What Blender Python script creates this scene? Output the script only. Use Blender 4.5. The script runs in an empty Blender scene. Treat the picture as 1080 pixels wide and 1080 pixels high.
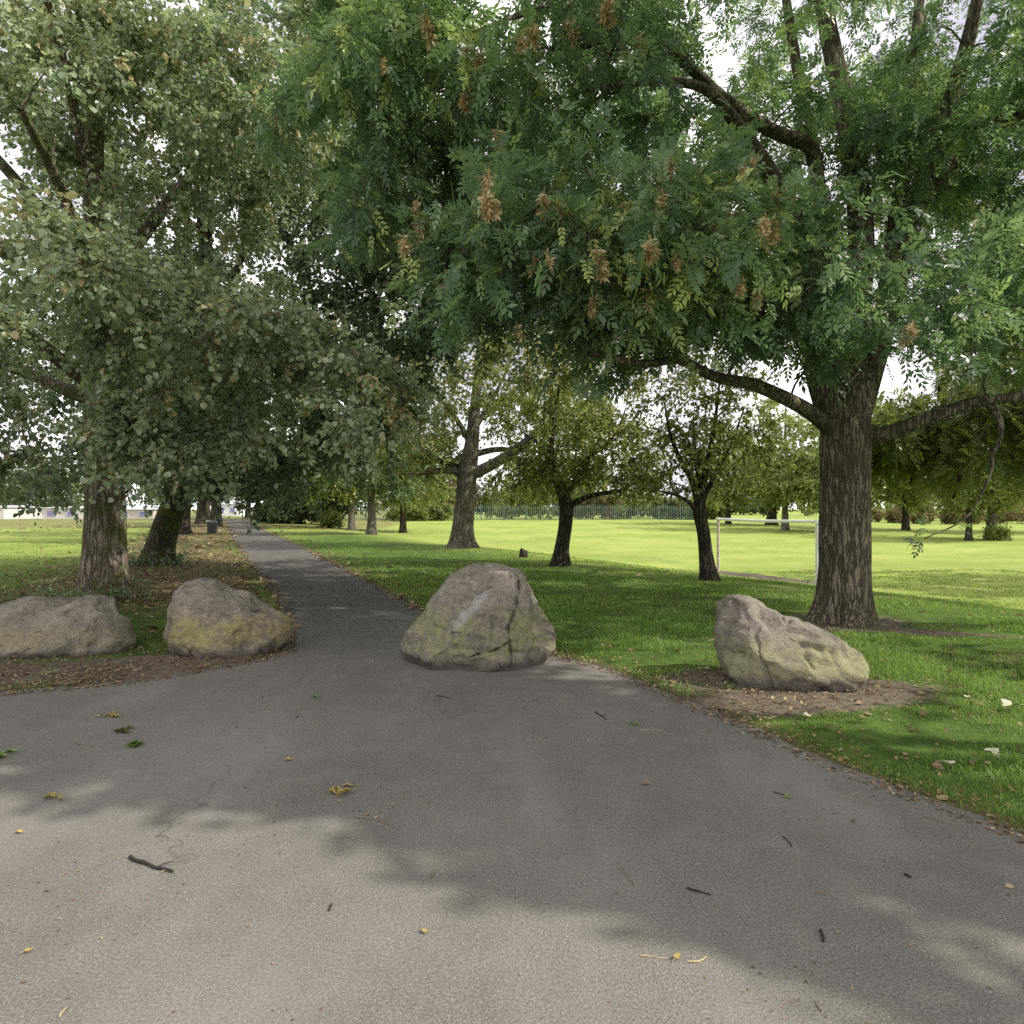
import bpy, bmesh, math
import numpy as np
from mathutils import noise as mnoise, Vector

# ------------------------------------------------------------------ basics
scene = bpy.context.scene
col = scene.collection
F, CX, HY, CH = 700.0, 540.0, 536.0, 1.6      # focal length in photo pixels, centre, horizon row, eye height


def at(px, py, Y):
    """photo pixel + real depth (m) -> point in the place"""
    return np.array([(px - CX) * Y / F, Y, CH - (py - HY) * Y / F])


def on_ground(px, py):
    Y = CH * F / (py - HY)
    return np.array([(px - CX) * Y / F, Y])


def sstep(a, b, x):
    t = np.clip((x - a) / (b - a), 0, 1)
    return t * t * (3 - 2 * t)


# cheap vectorised value noise ------------------------------------------------
def _hash(ix, iy, iz):
    h = (ix.astype(np.int64) * 374761393 + iy.astype(np.int64) * 668265263 + iz.astype(np.int64) * 2147483647) & 0xffffffff
    h = ((h ^ (h >> 13)) * 1274126177) & 0xffffffff
    return ((h ^ (h >> 16)) & 0xffff) / 65535.0


def vnoise(p):
    p = np.asarray(p, float)
    i = np.floor(p).astype(np.int64)
    f = p - i
    u = f * f * (3 - 2 * f)
    r = 0
    for dx in (0, 1):
        for dy in (0, 1):
            for dz in (0, 1):
                w = (u[:, 0] if dx else 1 - u[:, 0]) * (u[:, 1] if dy else 1 - u[:, 1]) * (u[:, 2] if dz else 1 - u[:, 2])
                r = r + w * _hash(i[:, 0] + dx, i[:, 1] + dy, i[:, 2] + dz)
    return r * 2 - 1


def fbm(p, octaves=4, gain=.5):
    p = np.asarray(p, float)
    s, a = 0, 1.0
    for k in range(octaves):
        s = s + a * vnoise(p * 2 ** k + 17.3 * k)
        a *= gain
    return s


def norm(v):
    return v / np.maximum(np.linalg.norm(v, axis=-1, keepdims=True), 1e-9)


# ------------------------------------------------------------------ objects
def tag(o, label=None, cat=None, group=None, kind=None):
    if label: o['label'] = label
    if cat: o['category'] = cat
    if group: o['group'] = group
    if kind: o['kind'] = kind
    return o


def empty(name, loc, label, cat, group=None):
    o = bpy.data.objects.new(name, None)
    o.empty_display_size = .2
    col.objects.link(o)
    o.location = [float(c) for c in loc]
    return tag(o, label, cat, group)


def link(name, me, mat=None, parent=None, loc=None):
    o = bpy.data.objects.new(name, me)
    if mat is not None and not me.materials: me.materials.append(mat)
    col.objects.link(o)
    if parent is not None: o.parent = parent
    if loc is not None: o.location = [float(c) for c in loc]
    return o


def mesh_np(name, V, faces, smooth=False, fattr=None, vattr=None):
    """V (n,3); faces: list of int arrays (m,k)"""
    me = bpy.data.meshes.new(name)
    V = np.asarray(V, np.float32)
    faces = [np.asarray(f, np.int32) for f in faces if len(f)]
    loops = np.concatenate([f.ravel() for f in faces])
    tot = np.concatenate([np.full(len(f), f.shape[1], np.int32) for f in faces])
    start = np.concatenate([[0], np.cumsum(tot)[:-1]]).astype(np.int32)
    me.vertices.add(len(V)); me.vertices.foreach_set('co', V.ravel())
    me.loops.add(len(loops)); me.loops.foreach_set('vertex_index', loops)
    me.polygons.add(len(tot)); me.polygons.foreach_set('loop_start', start); me.polygons.foreach_set('loop_total', tot)
    me.polygons.foreach_set('use_smooth', np.full(len(tot), smooth))
    me.update(calc_edges=True)
    for nm, a in (fattr or {}).items():
        at_ = me.attributes.new(nm, 'FLOAT', 'FACE'); at_.data.foreach_set('value', np.asarray(a, np.float32))
    for nm, a in (vattr or {}).items():
        at_ = me.attributes.new(nm, 'FLOAT', 'POINT'); at_.data.foreach_set('value', np.asarray(a, np.float32))
    return me


class Acc:
    """collects pieces into one mesh"""
    def __init__(s): s.V, s.Fs, s.A, s.n = [], [], [], 0
    def add(s, V, Fc, a=0.0):
        V = np.asarray(V, float); Fc = np.asarray(Fc, int)
        s.V.append(V); s.Fs.append(Fc + s.n); s.n += len(V)
        s.A.append(np.broadcast_to(np.asarray(a, float), (len(Fc),)))
    def mesh(s, name, smooth=False, origin=(0, 0, 0)):
        byk = {}
        for f, a in zip(s.Fs, s.A): byk.setdefault(f.shape[1], []).append((f, a))
        fs, at_ = [], []
        for k in byk:
            fs.append(np.concatenate([f for f, _ in byk[k]])); at_.append(np.concatenate([a for _, a in byk[k]]))
        return mesh_np(name, np.concatenate(s.V) - np.asarray(origin, float), fs, smooth, {'v': np.concatenate(at_)})
    def box(s, c, size, rz=0.0, a=0.0):
        x, y, z = np.array(size) / 2
        V = np.array([[-x, -y, -z], [x, -y, -z], [x, y, -z], [-x, y, -z], [-x, -y, z], [x, -y, z], [x, y, z], [-x, y, z]])
        cr, sr = math.cos(rz), math.sin(rz)
        V = V @ np.array([[cr, sr, 0], [-sr, cr, 0], [0, 0, 1]]) + np.array(c)
        s.add(V, [[0, 3, 2, 1], [4, 5, 6, 7], [0, 1, 5, 4], [1, 2, 6, 5], [2, 3, 7, 6], [3, 0, 4, 7]], a)


def spline(P, n):
    """Catmull-Rom through P, n samples; works on any column count"""
    P = np.asarray(P, float)
    Q = np.vstack([2 * P[0] - P[1], P, 2 * P[-1] - P[-2]])
    t = np.linspace(0, len(P) - 1 - 1e-6, n)
    i = t.astype(int); f = (t - i)[:, None]
    a, b, c, d = Q[i], Q[i + 1], Q[i + 2], Q[i + 3]
    return .5 * ((2 * b) + (-a + c) * f + (2 * a - 5 * b + 4 * c - d) * f ** 2 + (-a + 3 * b - 3 * c + d) * f ** 3)


def tube(P, R, k=8, cap=True):
    """P (n,3), R (n,) -> verts, quads"""
    P = np.asarray(P, float); n = len(P)
    T = norm(np.gradient(P, axis=0))
    ref = np.array([1.0, 0, 0]) if abs(T[0][0]) < .8 else np.array([0, 1.0, 0])
    U = np.zeros_like(P); u = ref - T[0] * ref.dot(T[0]); U[0] = u / np.linalg.norm(u)
    for i in range(1, n):
        u = U[i - 1] - T[i] * U[i - 1].dot(T[i]); U[i] = u / max(np.linalg.norm(u), 1e-9)
    W = np.cross(T, U)
    th = np.linspace(0, 2 * np.pi, k, endpoint=False)
    V = P[:, None, :] + np.asarray(R)[:, None, None] * (np.cos(th)[None, :, None] * U[:, None, :] + np.sin(th)[None, :, None] * W[:, None, :])
    i = np.arange(n - 1)[:, None] * k; j = np.arange(k)[None, :]; j2 = (j + 1) % k
    Q = np.stack([i + j, i + j2, i + k + j2, i + k + j], -1).reshape(-1, 4)
    return V.reshape(-1, 3), Q


# ------------------------------------------------------------------ materials
def new_mat(name):
    m = bpy.data.materials.new(name); m.use_nodes = True
    nt = m.node_tree; nt.nodes.clear()
    return m, nt


class N:
    """tiny node helper"""
    def __init__(s, nt): s.nt = nt
    def n(s, t, **kw):
        nd = s.nt.nodes.new(t)
        for k, v in kw.items(): setattr(nd, k, v)
        return nd
    def set(s, sock, v):
        if isinstance(v, bpy.types.NodeSocket): s.nt.links.new(v, sock)
        else: sock.default_value = v
    def pos(s): return s.n('ShaderNodeTexCoord').outputs['Object']
    def scale(s, vec, sc):
        m = s.n('ShaderNodeMapping'); s.set(m.inputs['Vector'], vec); m.inputs['Scale'].default_value = sc
        return m.outputs[0]
    def noise(s, vec, scale, detail=4, rough=.55, dist=0.0):
        t = s.n('ShaderNodeTexNoise'); s.set(t.inputs['Vector'], vec)
        t.inputs['Scale'].default_value = scale; t.inputs['Detail'].default_value = detail
        t.inputs['Roughness'].default_value = rough; t.inputs['Distortion'].default_value = dist
        return t.outputs['Fac']
    def voro(s, vec, scale, feature='F1'):
        t = s.n('ShaderNodeTexVoronoi', feature=feature); s.set(t.inputs['Vector'], vec); t.inputs['Scale'].default_value = scale
        return t.outputs['Distance'] if feature != 'F1' else t
    def attr(s, nm): return s.n('ShaderNodeAttribute', attribute_name=nm).outputs['Fac']
    def math(s, op, a, b=0.0, c=None, clamp=False):
        m = s.n('ShaderNodeMath', operation=op, use_clamp=clamp)
        s.set(m.inputs[0], a); s.set(m.inputs[1], b)
        if c is not None: s.set(m.inputs[2], c)
        return m.outputs[0]
    def rng(s, v, a, b, lo=0.0, hi=1.0):
        m = s.n('ShaderNodeMapRange', interpolation_type='SMOOTHSTEP'); s.set(m.inputs['Value'], v)
        for nm, x in (('From Min', a), ('From Max', b), ('To Min', lo), ('To Max', hi)): m.inputs[nm].default_value = x
        return m.outputs[0]
    def ramp(s, v, stops):
        r = s.n('ShaderNodeValToRGB'); s.set(r.inputs['Fac'], v)
        e = r.color_ramp.elements
        while len(e) < len(stops): e.new(.5)
        for i, (p, c) in enumerate(stops): e[i].position = p; e[i].color = (*c, 1)
        return r.outputs['Color']
    def mix(s, f, a, b, mode='MIX'):
        m = s.n('ShaderNodeMix', data_type='RGBA', blend_type=mode)
        s.set(m.inputs[0], f)
        for sock, v in ((m.inputs[6], a), (m.inputs[7], b)):
            if isinstance(v, tuple) and len(v) == 3: v = (*v, 1)
            s.set(sock, v)
        return m.outputs[2]
    def bump(s, h, strength=.5, dist=.02, nrm=None):
        b = s.n('ShaderNodeBump'); s.set(b.inputs['Height'], h)
        b.inputs['Strength'].default_value = strength; b.inputs['Distance'].default_value = dist
        if nrm is not None: s.set(b.inputs['Normal'], nrm)
        return b.outputs[0]
    def bsdf(s, color, rough=.8, spec=.3, nrm=None, metal=0.0):
        p = s.n('ShaderNodeBsdfPrincipled')
        if isinstance(color, tuple): color = (*color, 1)
        s.set(p.inputs['Base Color'], color); s.set(p.inputs['Roughness'], rough)
        p.inputs['Specular IOR Level'].default_value = spec; p.inputs['Metallic'].default_value = metal
        if nrm is not None: s.set(p.inputs['Normal'], nrm)
        return p.outputs[0]
    def out(s, sh):
        o = s.n('ShaderNodeOutputMaterial'); s.nt.links.new(sh, o.inputs['Surface'])


def leaf_mat(name, stops, trans=.3, rough=.5, spec=.35, tcol=None):
    m, nt = new_mat(name); g = N(nt)
    c = g.ramp(g.attr('v'), stops)
    p = g.bsdf(c, rough, spec)
    t = g.n('ShaderNodeBsdfTranslucent')
    tc = g.mix(.6, c, tcol or (.16, .22, .03))
    g.set(t.inputs['Color'], tc)
    mx = g.n('ShaderNodeMixShader'); mx.inputs[0].default_value = trans
    nt.links.new(p, mx.inputs[1]); nt.links.new(t.outputs[0], mx.inputs[2])
    g.out(mx.outputs[0])
    return m


def plain_mat(name, color, rough=.7, var=.25, scale=8.0, spec=.3, metal=0.0):
    m, nt = new_mat(name); g = N(nt)
    n1 = g.noise(g.pos(), scale, 5, .6)
    dark = tuple(c * (1 - var) for c in color); lite = tuple(min(1, c * (1 + var)) for c in color)
    g.out(g.bsdf(g.ramp(n1, [(.3, dark), (.7, lite)]), rough, spec, g.bump(n1, .2, .01), metal))
    return m


def bark_mat(name, dark, mid, lite, moss=(.07, .09, .02), moss_amt=.4, vs=14.0, bump=.9):
    m, nt = new_mat(name); g = N(nt)
    p = g.pos()
    w = g.n('ShaderNodeVectorMath', operation='ADD')
    nz = g.n('ShaderNodeTexNoise'); nt.links.new(p, nz.inputs['Vector']); nz.inputs['Scale'].default_value = 3
    sc = g.n('ShaderNodeVectorMath', operation='SCALE'); nt.links.new(nz.outputs['Color'], sc.inputs[0]); sc.inputs['Scale'].default_value = .12
    nt.links.new(p, w.inputs[0]); nt.links.new(sc.outputs[0], w.inputs[1])
    st = g.scale(w.outputs[0], (1, 1, .11))
    st2 = g.scale(w.outputs[0], (1, 1, .35))
    v = g.math('MULTIPLY', g.math('ABSOLUTE', g.math('SUBTRACT', g.noise(st, vs * 1.3, 3, .5), .5)), 5.0, clamp=True)
    n1 = g.noise(st2, vs * 3.2, 6, .7)
    n2 = g.noise(p, 2.2, 4, .6)
    ridge = g.rng(v, 0.0, .55)
    h = g.math('ADD', g.math('MULTIPLY', ridge, .7), g.math('MULTIPLY', n1, .6))
    c = g.ramp(h, [(.2, dark), (.6, mid), (1.0, lite)])
    c = g.mix(g.rng(n2, .35, .7, 0, .5), c, dark)
    mossf = g.math('MULTIPLY', g.rng(n2, .45, .62), moss_amt)
    c = g.mix(mossf, c, moss)
    g.out(g.bsdf(c, .9, .15, g.bump(h, bump, .035)))
    return m


# ------------------------------------------------------------------ terrain
def gz(x, y):
    x = np.asarray(x, float); y = np.asarray(y, float)
    s = (x - 1.4) * .88 + (y - 18.4) * .47
    dip = sstep(0.2, 10.0, s)
    rise = sstep(35.0, 88.0, y) * (1 - .5 * sstep(.35, .7, x / np.maximum(y, 1)))
    und = .05 * np.sin(x * .35 + 1.0) * np.sin(y * .27) * sstep(9, 20, y) * sstep(0, 3, s)
    return -.95 * dip * (1 - rise) + und


# asphalt outline from the picture rows (flat ground), then closed behind the camera
R_EDGE = [(1080, 880), (1040, 864), (1000, 849), (950, 833), (900, 814), (850, 794), (800, 769), (740, 746), (690, 725), (640, 705), (608, 697), (585, 691)]
P_RIGHT = [(540, 676), (500, 664), (470, 653), (440, 641), (395, 616), (345, 591), (310, 573), (285, 562.5), (268, 553.5), (262, 549.5)]
P_LEFT = [(240, 549.5), (239, 554), (243, 563), (250, 575), (268, 600), (284, 620), (297, 640), (300, 655), (300, 672), (297, 688)]
L_EDGE = [(270, 696), (240, 701), (210, 707), (180, 712), (140, 718), (100, 722), (50, 726), (0, 730), (-80, 736)]
right_pts = np.array([on_ground(*p) for p in R_EDGE]); left_pts = np.array([on_ground(*p) for p in L_EDGE])
pr = np.array([on_ground(*p) for p in P_RIGHT]); pl = np.array([on_ground(*p) for p in P_LEFT])
end_c = [np.array([-60.0, 128.0]), np.array([-63.0, 127.0])]
outline = np.vstack([[[3.3, -9]], [[3.1, -2]], [[2.85, 1.2]], [[2.6, 2.6]], right_pts, pr, end_c[:1], end_c[1:], pl, left_pts, [[-9, 5.2]], [[-16, 4.9]], [[-16, -9]]])


def densify(P, step=.12, wob=.035):
    out = []
    for a, b in zip(P, np.roll(P, -1, 0)):
        L = np.linalg.norm(b - a)
        n = max(1, min(400, int(L / max(step, .02 * min(np.linalg.norm(a), np.linalg.norm(b))))))
        for i in range(n): out.append(a + (b - a) * i / n)
    out = np.array(out)
    q = np.column_stack([out * 1.7, np.zeros(len(out))])
    q2 = np.column_stack([out * 7, np.ones(len(out))])
    out[:, 0] += wob * vnoise(q) * 1.4 + wob * .5 * vnoise(q2); out[:, 1] += wob * vnoise(q + 9.1) + wob * .5 * vnoise(q2 + 5.5)
    return out


OUT = densify(outline)
OUTC = outline


def asphalt_dist(x, y):
    """signed distance to the asphalt outline, positive outside"""
    p = np.column_stack([np.ravel(x), np.ravel(y)])
    d = np.full(len(p), 1e9); inside = np.zeros(len(p), bool)
    for a, b in zip(OUTC, np.roll(OUTC, -1, 0)):
        ab = b - a; t = np.clip(((p - a) @ ab) / (ab @ ab), 0, 1)
        d = np.minimum(d, np.hypot(*(p - a - t[:, None] * ab).T))
        cond = ((a[1] > p[:, 1]) != (b[1] > p[:, 1]))
        xi = a[0] + (p[:, 1] - a[1]) * (b[0] - a[0]) / ((b[1] - a[1]) if b[1] != a[1] else 1e-9)
        inside ^= cond & (p[:, 0] < xi)
    return np.where(inside, -d, d)


def left_of_path(x, y):
    """distance left of the path's left edge (positive = left verge)"""
    q = pl[::-1]
    ys = q[:, 1]; xs = q[:, 0]
    o = np.argsort(ys)
    return np.interp(y, ys[o], xs[o], left=-2.5) - x


DIRT = [  # x, y, rx, ry, angle, amount
    (2.55, 5.62, 1.15, .42, .25, 1.2), (2.0, 6.25, .7, .35, .1, .9), (1.75, 5.75, .5, .4, 0, .6), (4.6, 8.75, 1.5, .3, -.25, 1.0), (6.0, 8.25, 1.0, .16, -.3, .7),
    (5.7, 7.0, .7, .1, -.5, .5), (4.7, 9.4, .85, .7, 0, 1.0),
    (-3.9, 6.75, 1.5, .5, .3, .9), (-3.3, 7.3, .6, .5, 0, .8), (-5.6, 6.4, 2.2, .75, .05, .8), (-3.6, 6.5, 1.3, .5, .3, .75), (-7.2, 11.6, .8, .7, 0, .8), (-9.7, 18.6, .9, .7, 0, .8),
    (9.2, 24.5, .7, 3.2, .36, 1.3), (-.4, 6.75, .95, .3, 0, .8), (-2.04, 27, .8, .7, 0, .5), (1.37, 18.4, .4, .4, 0, .5), (4.35, 14.7, .45, .4, 0, .6), (4.0, 14.6, .6, .25, 0, .4)]


def dirt_at(x, y):
    d = np.zeros_like(x, float)
    for cx, cy, rx, ry, an, am in DIRT:
        c, s = math.cos(an), math.sin(an)
        u = ((x - cx) * c + (y - cy) * s) / rx; v = (-(x - cx) * s + (y - cy) * c) / ry
        d = np.maximum(d, am * np.exp(-.8 * (u * u + v * v)))
    return d


def leafy_at(x, y, ad):
    edge = np.exp(-np.maximum(ad, 0) / .16) * .95 * sstep(-.4, .4, x + 8.5)
    lp = left_of_path(x, y)
    verge = sstep(-.3, .6, lp) * (1 - sstep(3.0, 8.0, lp)) * sstep(8.0, 12.0, y) * .85
    edge2 = np.exp(-np.maximum(ad, 0) / .5) * sstep(9, 16, y) * .8
    under = .45 * np.exp(-((x - 6) ** 2 / 10 + (y - 7.2) ** 2 / 2.5))
    far = .6 * sstep(40, 60, y) * sstep(-1, -6, x + 8)
    return np.maximum.reduce([edge, verge, edge2, under, far])


def spacing(lo, hi, flo, fhi, d, gro):
    a = list(np.arange(flo, fhi, d)); s = d; v = a[-1]
    while v < hi: s *= gro; v += s; a.append(v)
    s = d; v = a[0]; b = []
    while v > lo: s *= gro; v -= s; b.append(v)
    return np.array(b[::-1] + a)


gx = spacing(-700, 700, -7, 8, .13, 1.07); gy = spacing(-60, 900, 3, 13, .13, 1.05)
X, Yg = np.meshgrid(gx, gy); X = X.ravel(); Yg = Yg.ravel()
AD = asphalt_dist(X, Yg)
Z = gz(X, Yg) + np.where(AD > 0, .012 * sstep(0, .3, AD) + .012 * fbm(np.column_stack([X * 1.3, Yg * 1.3, X * 0]), 3) * sstep(0.1, .6, AD), 0) - .03 * sstep(.02, -.1, AD) - .004
nx, ny = len(gx), len(gy)
ii = (np.arange(ny - 1)[:, None] * nx + np.arange(nx - 1)[None, :]).ravel()
Q = np.column_stack([ii, ii + 1, ii + nx + 1, ii + nx])
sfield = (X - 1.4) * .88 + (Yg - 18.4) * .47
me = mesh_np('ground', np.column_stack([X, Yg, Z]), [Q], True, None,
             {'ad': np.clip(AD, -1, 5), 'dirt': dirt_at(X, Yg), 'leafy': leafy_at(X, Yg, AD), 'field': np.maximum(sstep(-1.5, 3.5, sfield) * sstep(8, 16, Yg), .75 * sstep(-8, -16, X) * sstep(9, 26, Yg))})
m, nt = new_mat('grass_ground'); g = N(nt)
p = g.pos()
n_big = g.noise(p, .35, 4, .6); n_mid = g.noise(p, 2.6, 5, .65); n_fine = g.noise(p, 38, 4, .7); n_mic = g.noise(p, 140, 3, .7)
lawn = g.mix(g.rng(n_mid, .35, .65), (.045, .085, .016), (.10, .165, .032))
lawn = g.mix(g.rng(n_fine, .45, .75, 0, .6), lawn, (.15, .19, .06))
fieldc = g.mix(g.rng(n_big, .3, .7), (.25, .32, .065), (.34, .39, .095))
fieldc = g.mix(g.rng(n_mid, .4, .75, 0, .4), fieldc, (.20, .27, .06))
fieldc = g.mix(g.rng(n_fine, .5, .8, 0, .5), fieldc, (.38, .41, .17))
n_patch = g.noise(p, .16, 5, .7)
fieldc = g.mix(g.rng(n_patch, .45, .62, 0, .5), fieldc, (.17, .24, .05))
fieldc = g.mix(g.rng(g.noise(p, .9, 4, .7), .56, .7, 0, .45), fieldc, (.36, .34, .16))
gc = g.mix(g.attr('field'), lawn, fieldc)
leafn = g.math('ADD', g.math('ADD', g.attr('leafy'), g.rng(g.noise(p, .8, 4, .7), .5, .7, 0, .3)), g.math('SUBTRACT', g.noise(p, 9, 5, .75), .5))
leafcol = g.ramp(g.noise(p, 30, 3, .7), [(.3, (.07, .052, .034)), (.48, (.15, .105, .065)), (.6, (.17, .17, .07)), (.72, (.30, .22, .13)), (.88, (.42, .33, .21))])
gc = g.mix(g.rng(leafn, .42, .75, 0, .9), gc, leafcol)
dn = g.math('ADD', g.attr('dirt'), g.math('MULTIPLY', g.math('SUBTRACT', g.noise(p, 5, 6, .7), .5), .9))
dirtc = g.ramp(g.noise(p, 16, 6, .75), [(.25, (.075, .06, .047)), (.5, (.17, .135, .105)), (.8, (.34, .28, .21))])
gc = g.mix(g.rng(dn, .38, .62, 0, .95), gc, dirtc)
hb = g.math('ADD', n_fine, g.math('MULTIPLY', n_mic, .6))
g.out(g.bsdf(gc, .95, .1, g.bump(hb, .55, .03)))
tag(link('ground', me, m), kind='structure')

# asphalt sheet
bm = bmesh.new()
vs = [bm.verts.new((a, b, 0.0)) for a, b in OUT]
es = [bm.edges.new((vs[i], vs[(i + 1) % len(vs)])) for i in range(len(vs))]
bmesh.ops.triangle_fill(bm, use_beauty=True, use_dissolve=False, edges=es)
for f in bm.faces:
    if f.normal.z < 0: f.normal_flip()
me = bpy.data.meshes.new('path'); bm.to_mesh(me); bm.free()
m, nt = new_mat('asphalt'); g = N(nt)
p = g.pos()
vo = g.n('ShaderNodeTexVoronoi'); nt.links.new(p, vo.inputs['Vector']); vo.inputs['Scale'].default_value = 150; vo.inputs['Randomness'].default_value = 1
nb = g.noise(p, .55, 5, .6); nm = g.noise(p, 4.0, 5, .65); nf = g.noise(p, 120, 4, .7); nf2 = g.noise(p, 75, 5, .75)
base = g.ramp(nb, [(.3, (.150, .138, .121)), (.7, (.208, .192, .167))])
base = g.mix(g.rng(nm, .42, .72, 0, .35), base, (.235, .217, .187))
base = g.mix(g.rng(nm, .2, .45, .35, 0), base, (.105, .098, .087))
grain = g.ramp(g.math('ADD', g.math('MULTIPLY', nf, .6), g.math('MULTIPLY', nf2, .4)), [(.34, (.38, .38, .38)), (.5, (.93, .95, .94)), (.66, (1.55, 1.54, 1.48))])
base = g.mix(1.0, base, grain, 'MULTIPLY')
sep = g.n('ShaderNodeSeparateColor'); nt.links.new(vo.outputs['Color'], sep.inputs[0])
fleck = g.math('MULTIPLY', g.rng(sep.outputs[0], .90, .95), g.rng(vo.outputs['Distance'], .5, .3))
base = g.mix(g.math('MULTIPLY', fleck, .55), base, (.42, .39, .34))
stain = g.noise(p, 11, 3, .5, 1.5)
base = g.mix(g.rng(stain, .72, .8, 0, .5), base, (.30, .27, .22))
cw = g.n('ShaderNodeVectorMath', operation='ADD'); nw = g.n('ShaderNodeTexNoise'); nt.links.new(p, nw.inputs['Vector']); nw.inputs['Scale'].default_value = 2.5; nw.inputs['Detail'].default_value = 5
sw = g.n('ShaderNodeVectorMath', operation='SCALE'); nt.links.new(nw.outputs['Color'], sw.inputs[0]); sw.inputs['Scale'].default_value = .55
nt.links.new(p, cw.inputs[0]); nt.links.new(sw.outputs[0], cw.inputs[1])
crk = g.math('MULTIPLY', g.rng(g.voro(cw.outputs[0], .55, 'DISTANCE_TO_EDGE'), .006, .0), g.rng(g.noise(p, .7, 3, .5), .52, .62))
base = g.mix(g.math('MULTIPLY', crk, .65), base, (.05, .047, .043))
tr = g.noise(g.scale(p, (1, .3, 1)), 1.3, 4, .6)
base = g.mix(g.rng(tr, .45, .7, 0, .4), base, (.255, .237, .21))
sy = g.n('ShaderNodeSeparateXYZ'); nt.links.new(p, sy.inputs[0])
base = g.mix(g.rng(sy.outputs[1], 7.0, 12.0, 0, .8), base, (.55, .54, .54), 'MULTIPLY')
h = g.math('ADD', g.math('MULTIPLY', vo.outputs['Distance'], -.8), g.math('MULTIPLY', nf2, .9))
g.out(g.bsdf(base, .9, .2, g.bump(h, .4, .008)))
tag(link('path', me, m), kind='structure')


# ------------------------------------------------------------------ foliage
def leaf_quads(P, A, Nn, L, W, kind, rng):
    """leaf blades: P base, A axis, Nn normal, L length, W width -> V, faces"""
    A = norm(A); S = norm(np.cross(A, Nn)); Nn = np.cross(S, A)
    L = np.asarray(L)[:, None]; W = np.asarray(W)[:, None]; n = len(P)
    if kind == 'round':          # six-point broad leaf folded on the midrib
        fold = rng.uniform(.0, .22, (n, 1)); curl = rng.uniform(-.12, .2, (n, 1))
        pts = [P, P + A * L * .28 + S * W * .5 + Nn * W * fold, P + A * L * .68 + S * W * .42 + Nn * W * fold * .8 - Nn * L * curl * .5,
               P + A * L - Nn * L * curl, P + A * L * .68 - S * W * .42 + Nn * W * fold * .8 - Nn * L * curl * .5, P + A * L * .28 - S * W * .5 + Nn * W * fold]
        V = np.stack(pts, 1).reshape(-1, 3); b = np.arange(n)[:, None] * 6
        Fc = np.concatenate([b + [0, 1, 2, 3], b + [0, 3, 4, 5]])
        return V, Fc, 2
    # lance / simple: diamond
    pts = [P, P + A * L * .45 + S * W * .5, P + A * L, P + A * L * .45 - S * W * .5]
    V = np.stack(pts, 1).reshape(-1, 3); b = np.arange(n)[:, None] * 4
    return V, b + [0, 1, 2, 3], 1


def grow(pts, rad, targets, rng, lift=.16, wig=.1):
    """connect crown targets to the nearest existing wood; returns branch polylines and radii"""
    pts = np.asarray(pts, float); rad = np.asarray(rad, float)
    cap = len(pts) + 5 * len(targets)
    NP = np.zeros((cap, 3)); NR = np.zeros(cap); n = len(pts); NP[:n] = pts; NR[:n] = rad
    d0 = np.array([np.min(np.linalg.norm(pts - t, axis=1)) for t in targets])
    B, R = [], []
    for k in np.argsort(d0):
        t = targets[k]
        d = np.linalg.norm(NP[:n] - t, axis=1) + .35 * np.maximum(0, NP[:n, 2] - t[2])
        j = int(np.argmin(d)); p0 = NP[j]; L = np.linalg.norm(t - p0)
        c = p0 + .5 * (t - p0) + np.array([0, 0, lift * L]) + rng.normal(0, wig * L, 3)
        s = np.linspace(0, 1, 6)[:, None]
        q = (1 - s) ** 2 * p0 + 2 * s * (1 - s) * c + s * s * t
        q[1:-1] += rng.normal(0, .02 * L + .005, (4, 3))
        r0 = min(NR[j] * .7, .007 + .013 * L); r = np.linspace(r0, .0035, 6)
        B.append(q); R.append(r)
        NP[n:n + 5] = q[1:]; NR[n:n + 5] = r[1:]; n += 5
    return B, R


def lobes_points(lobes, rng):
    out = []
    for (cx, cy, cz, rx, ry, rz, n) in lobes:
        u = norm(rng.normal(size=(n, 3))); r = rng.uniform(.12, 1, (n, 1)) ** .45
        out.append(np.array([cx, cy, cz]) + u * r * np.array([rx, ry, rz]))
    return np.vstack(out)


def twigs_of(B, rng, per, tl, down=.12, spread=.9, tmin=.25):
    B = np.asarray(B)                                          # (n,6,3)
    n = len(B)
    t = rng.uniform(tmin, 1, (n, per)) * 5; t[:, 0] = 4.95
    i = np.minimum(t.astype(int), 4); f = (t - i)[..., None]
    idx = np.arange(n)[:, None]
    S = B[idx, i] * (1 - f) + B[idx, i + 1] * f
    D = norm(B[idx, i + 1] - B[idx, i])
    D = norm(D * .7 + norm(rng.normal(size=D.shape)) * spread + np.array([0, 0, -down]))
    L = rng.uniform(tl[0], tl[1], (n, per))
    return S.reshape(-1, 3), D.reshape(-1, 3), L.ravel()


def prisms(S, E, r):
    D = norm(E - S); ref = np.where(np.abs(D[:, :1]) < .8, [[1.0, 0, 0]], [[0, 1.0, 0]])
    U = norm(np.cross(D, ref)); W = np.cross(D, U)
    ring = [U, -.5 * U + .87 * W, -.5 * U - .87 * W]
    V = np.stack([S + q * r for q in ring] + [E + q * r * .5 for q in ring], 1).reshape(-1, 3)
    b = np.arange(len(S))[:, None] * 6
    return V, np.concatenate([b + [0, 1, 4, 3], b + [1, 2, 5, 4], b + [2, 0, 3, 5]])


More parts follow.
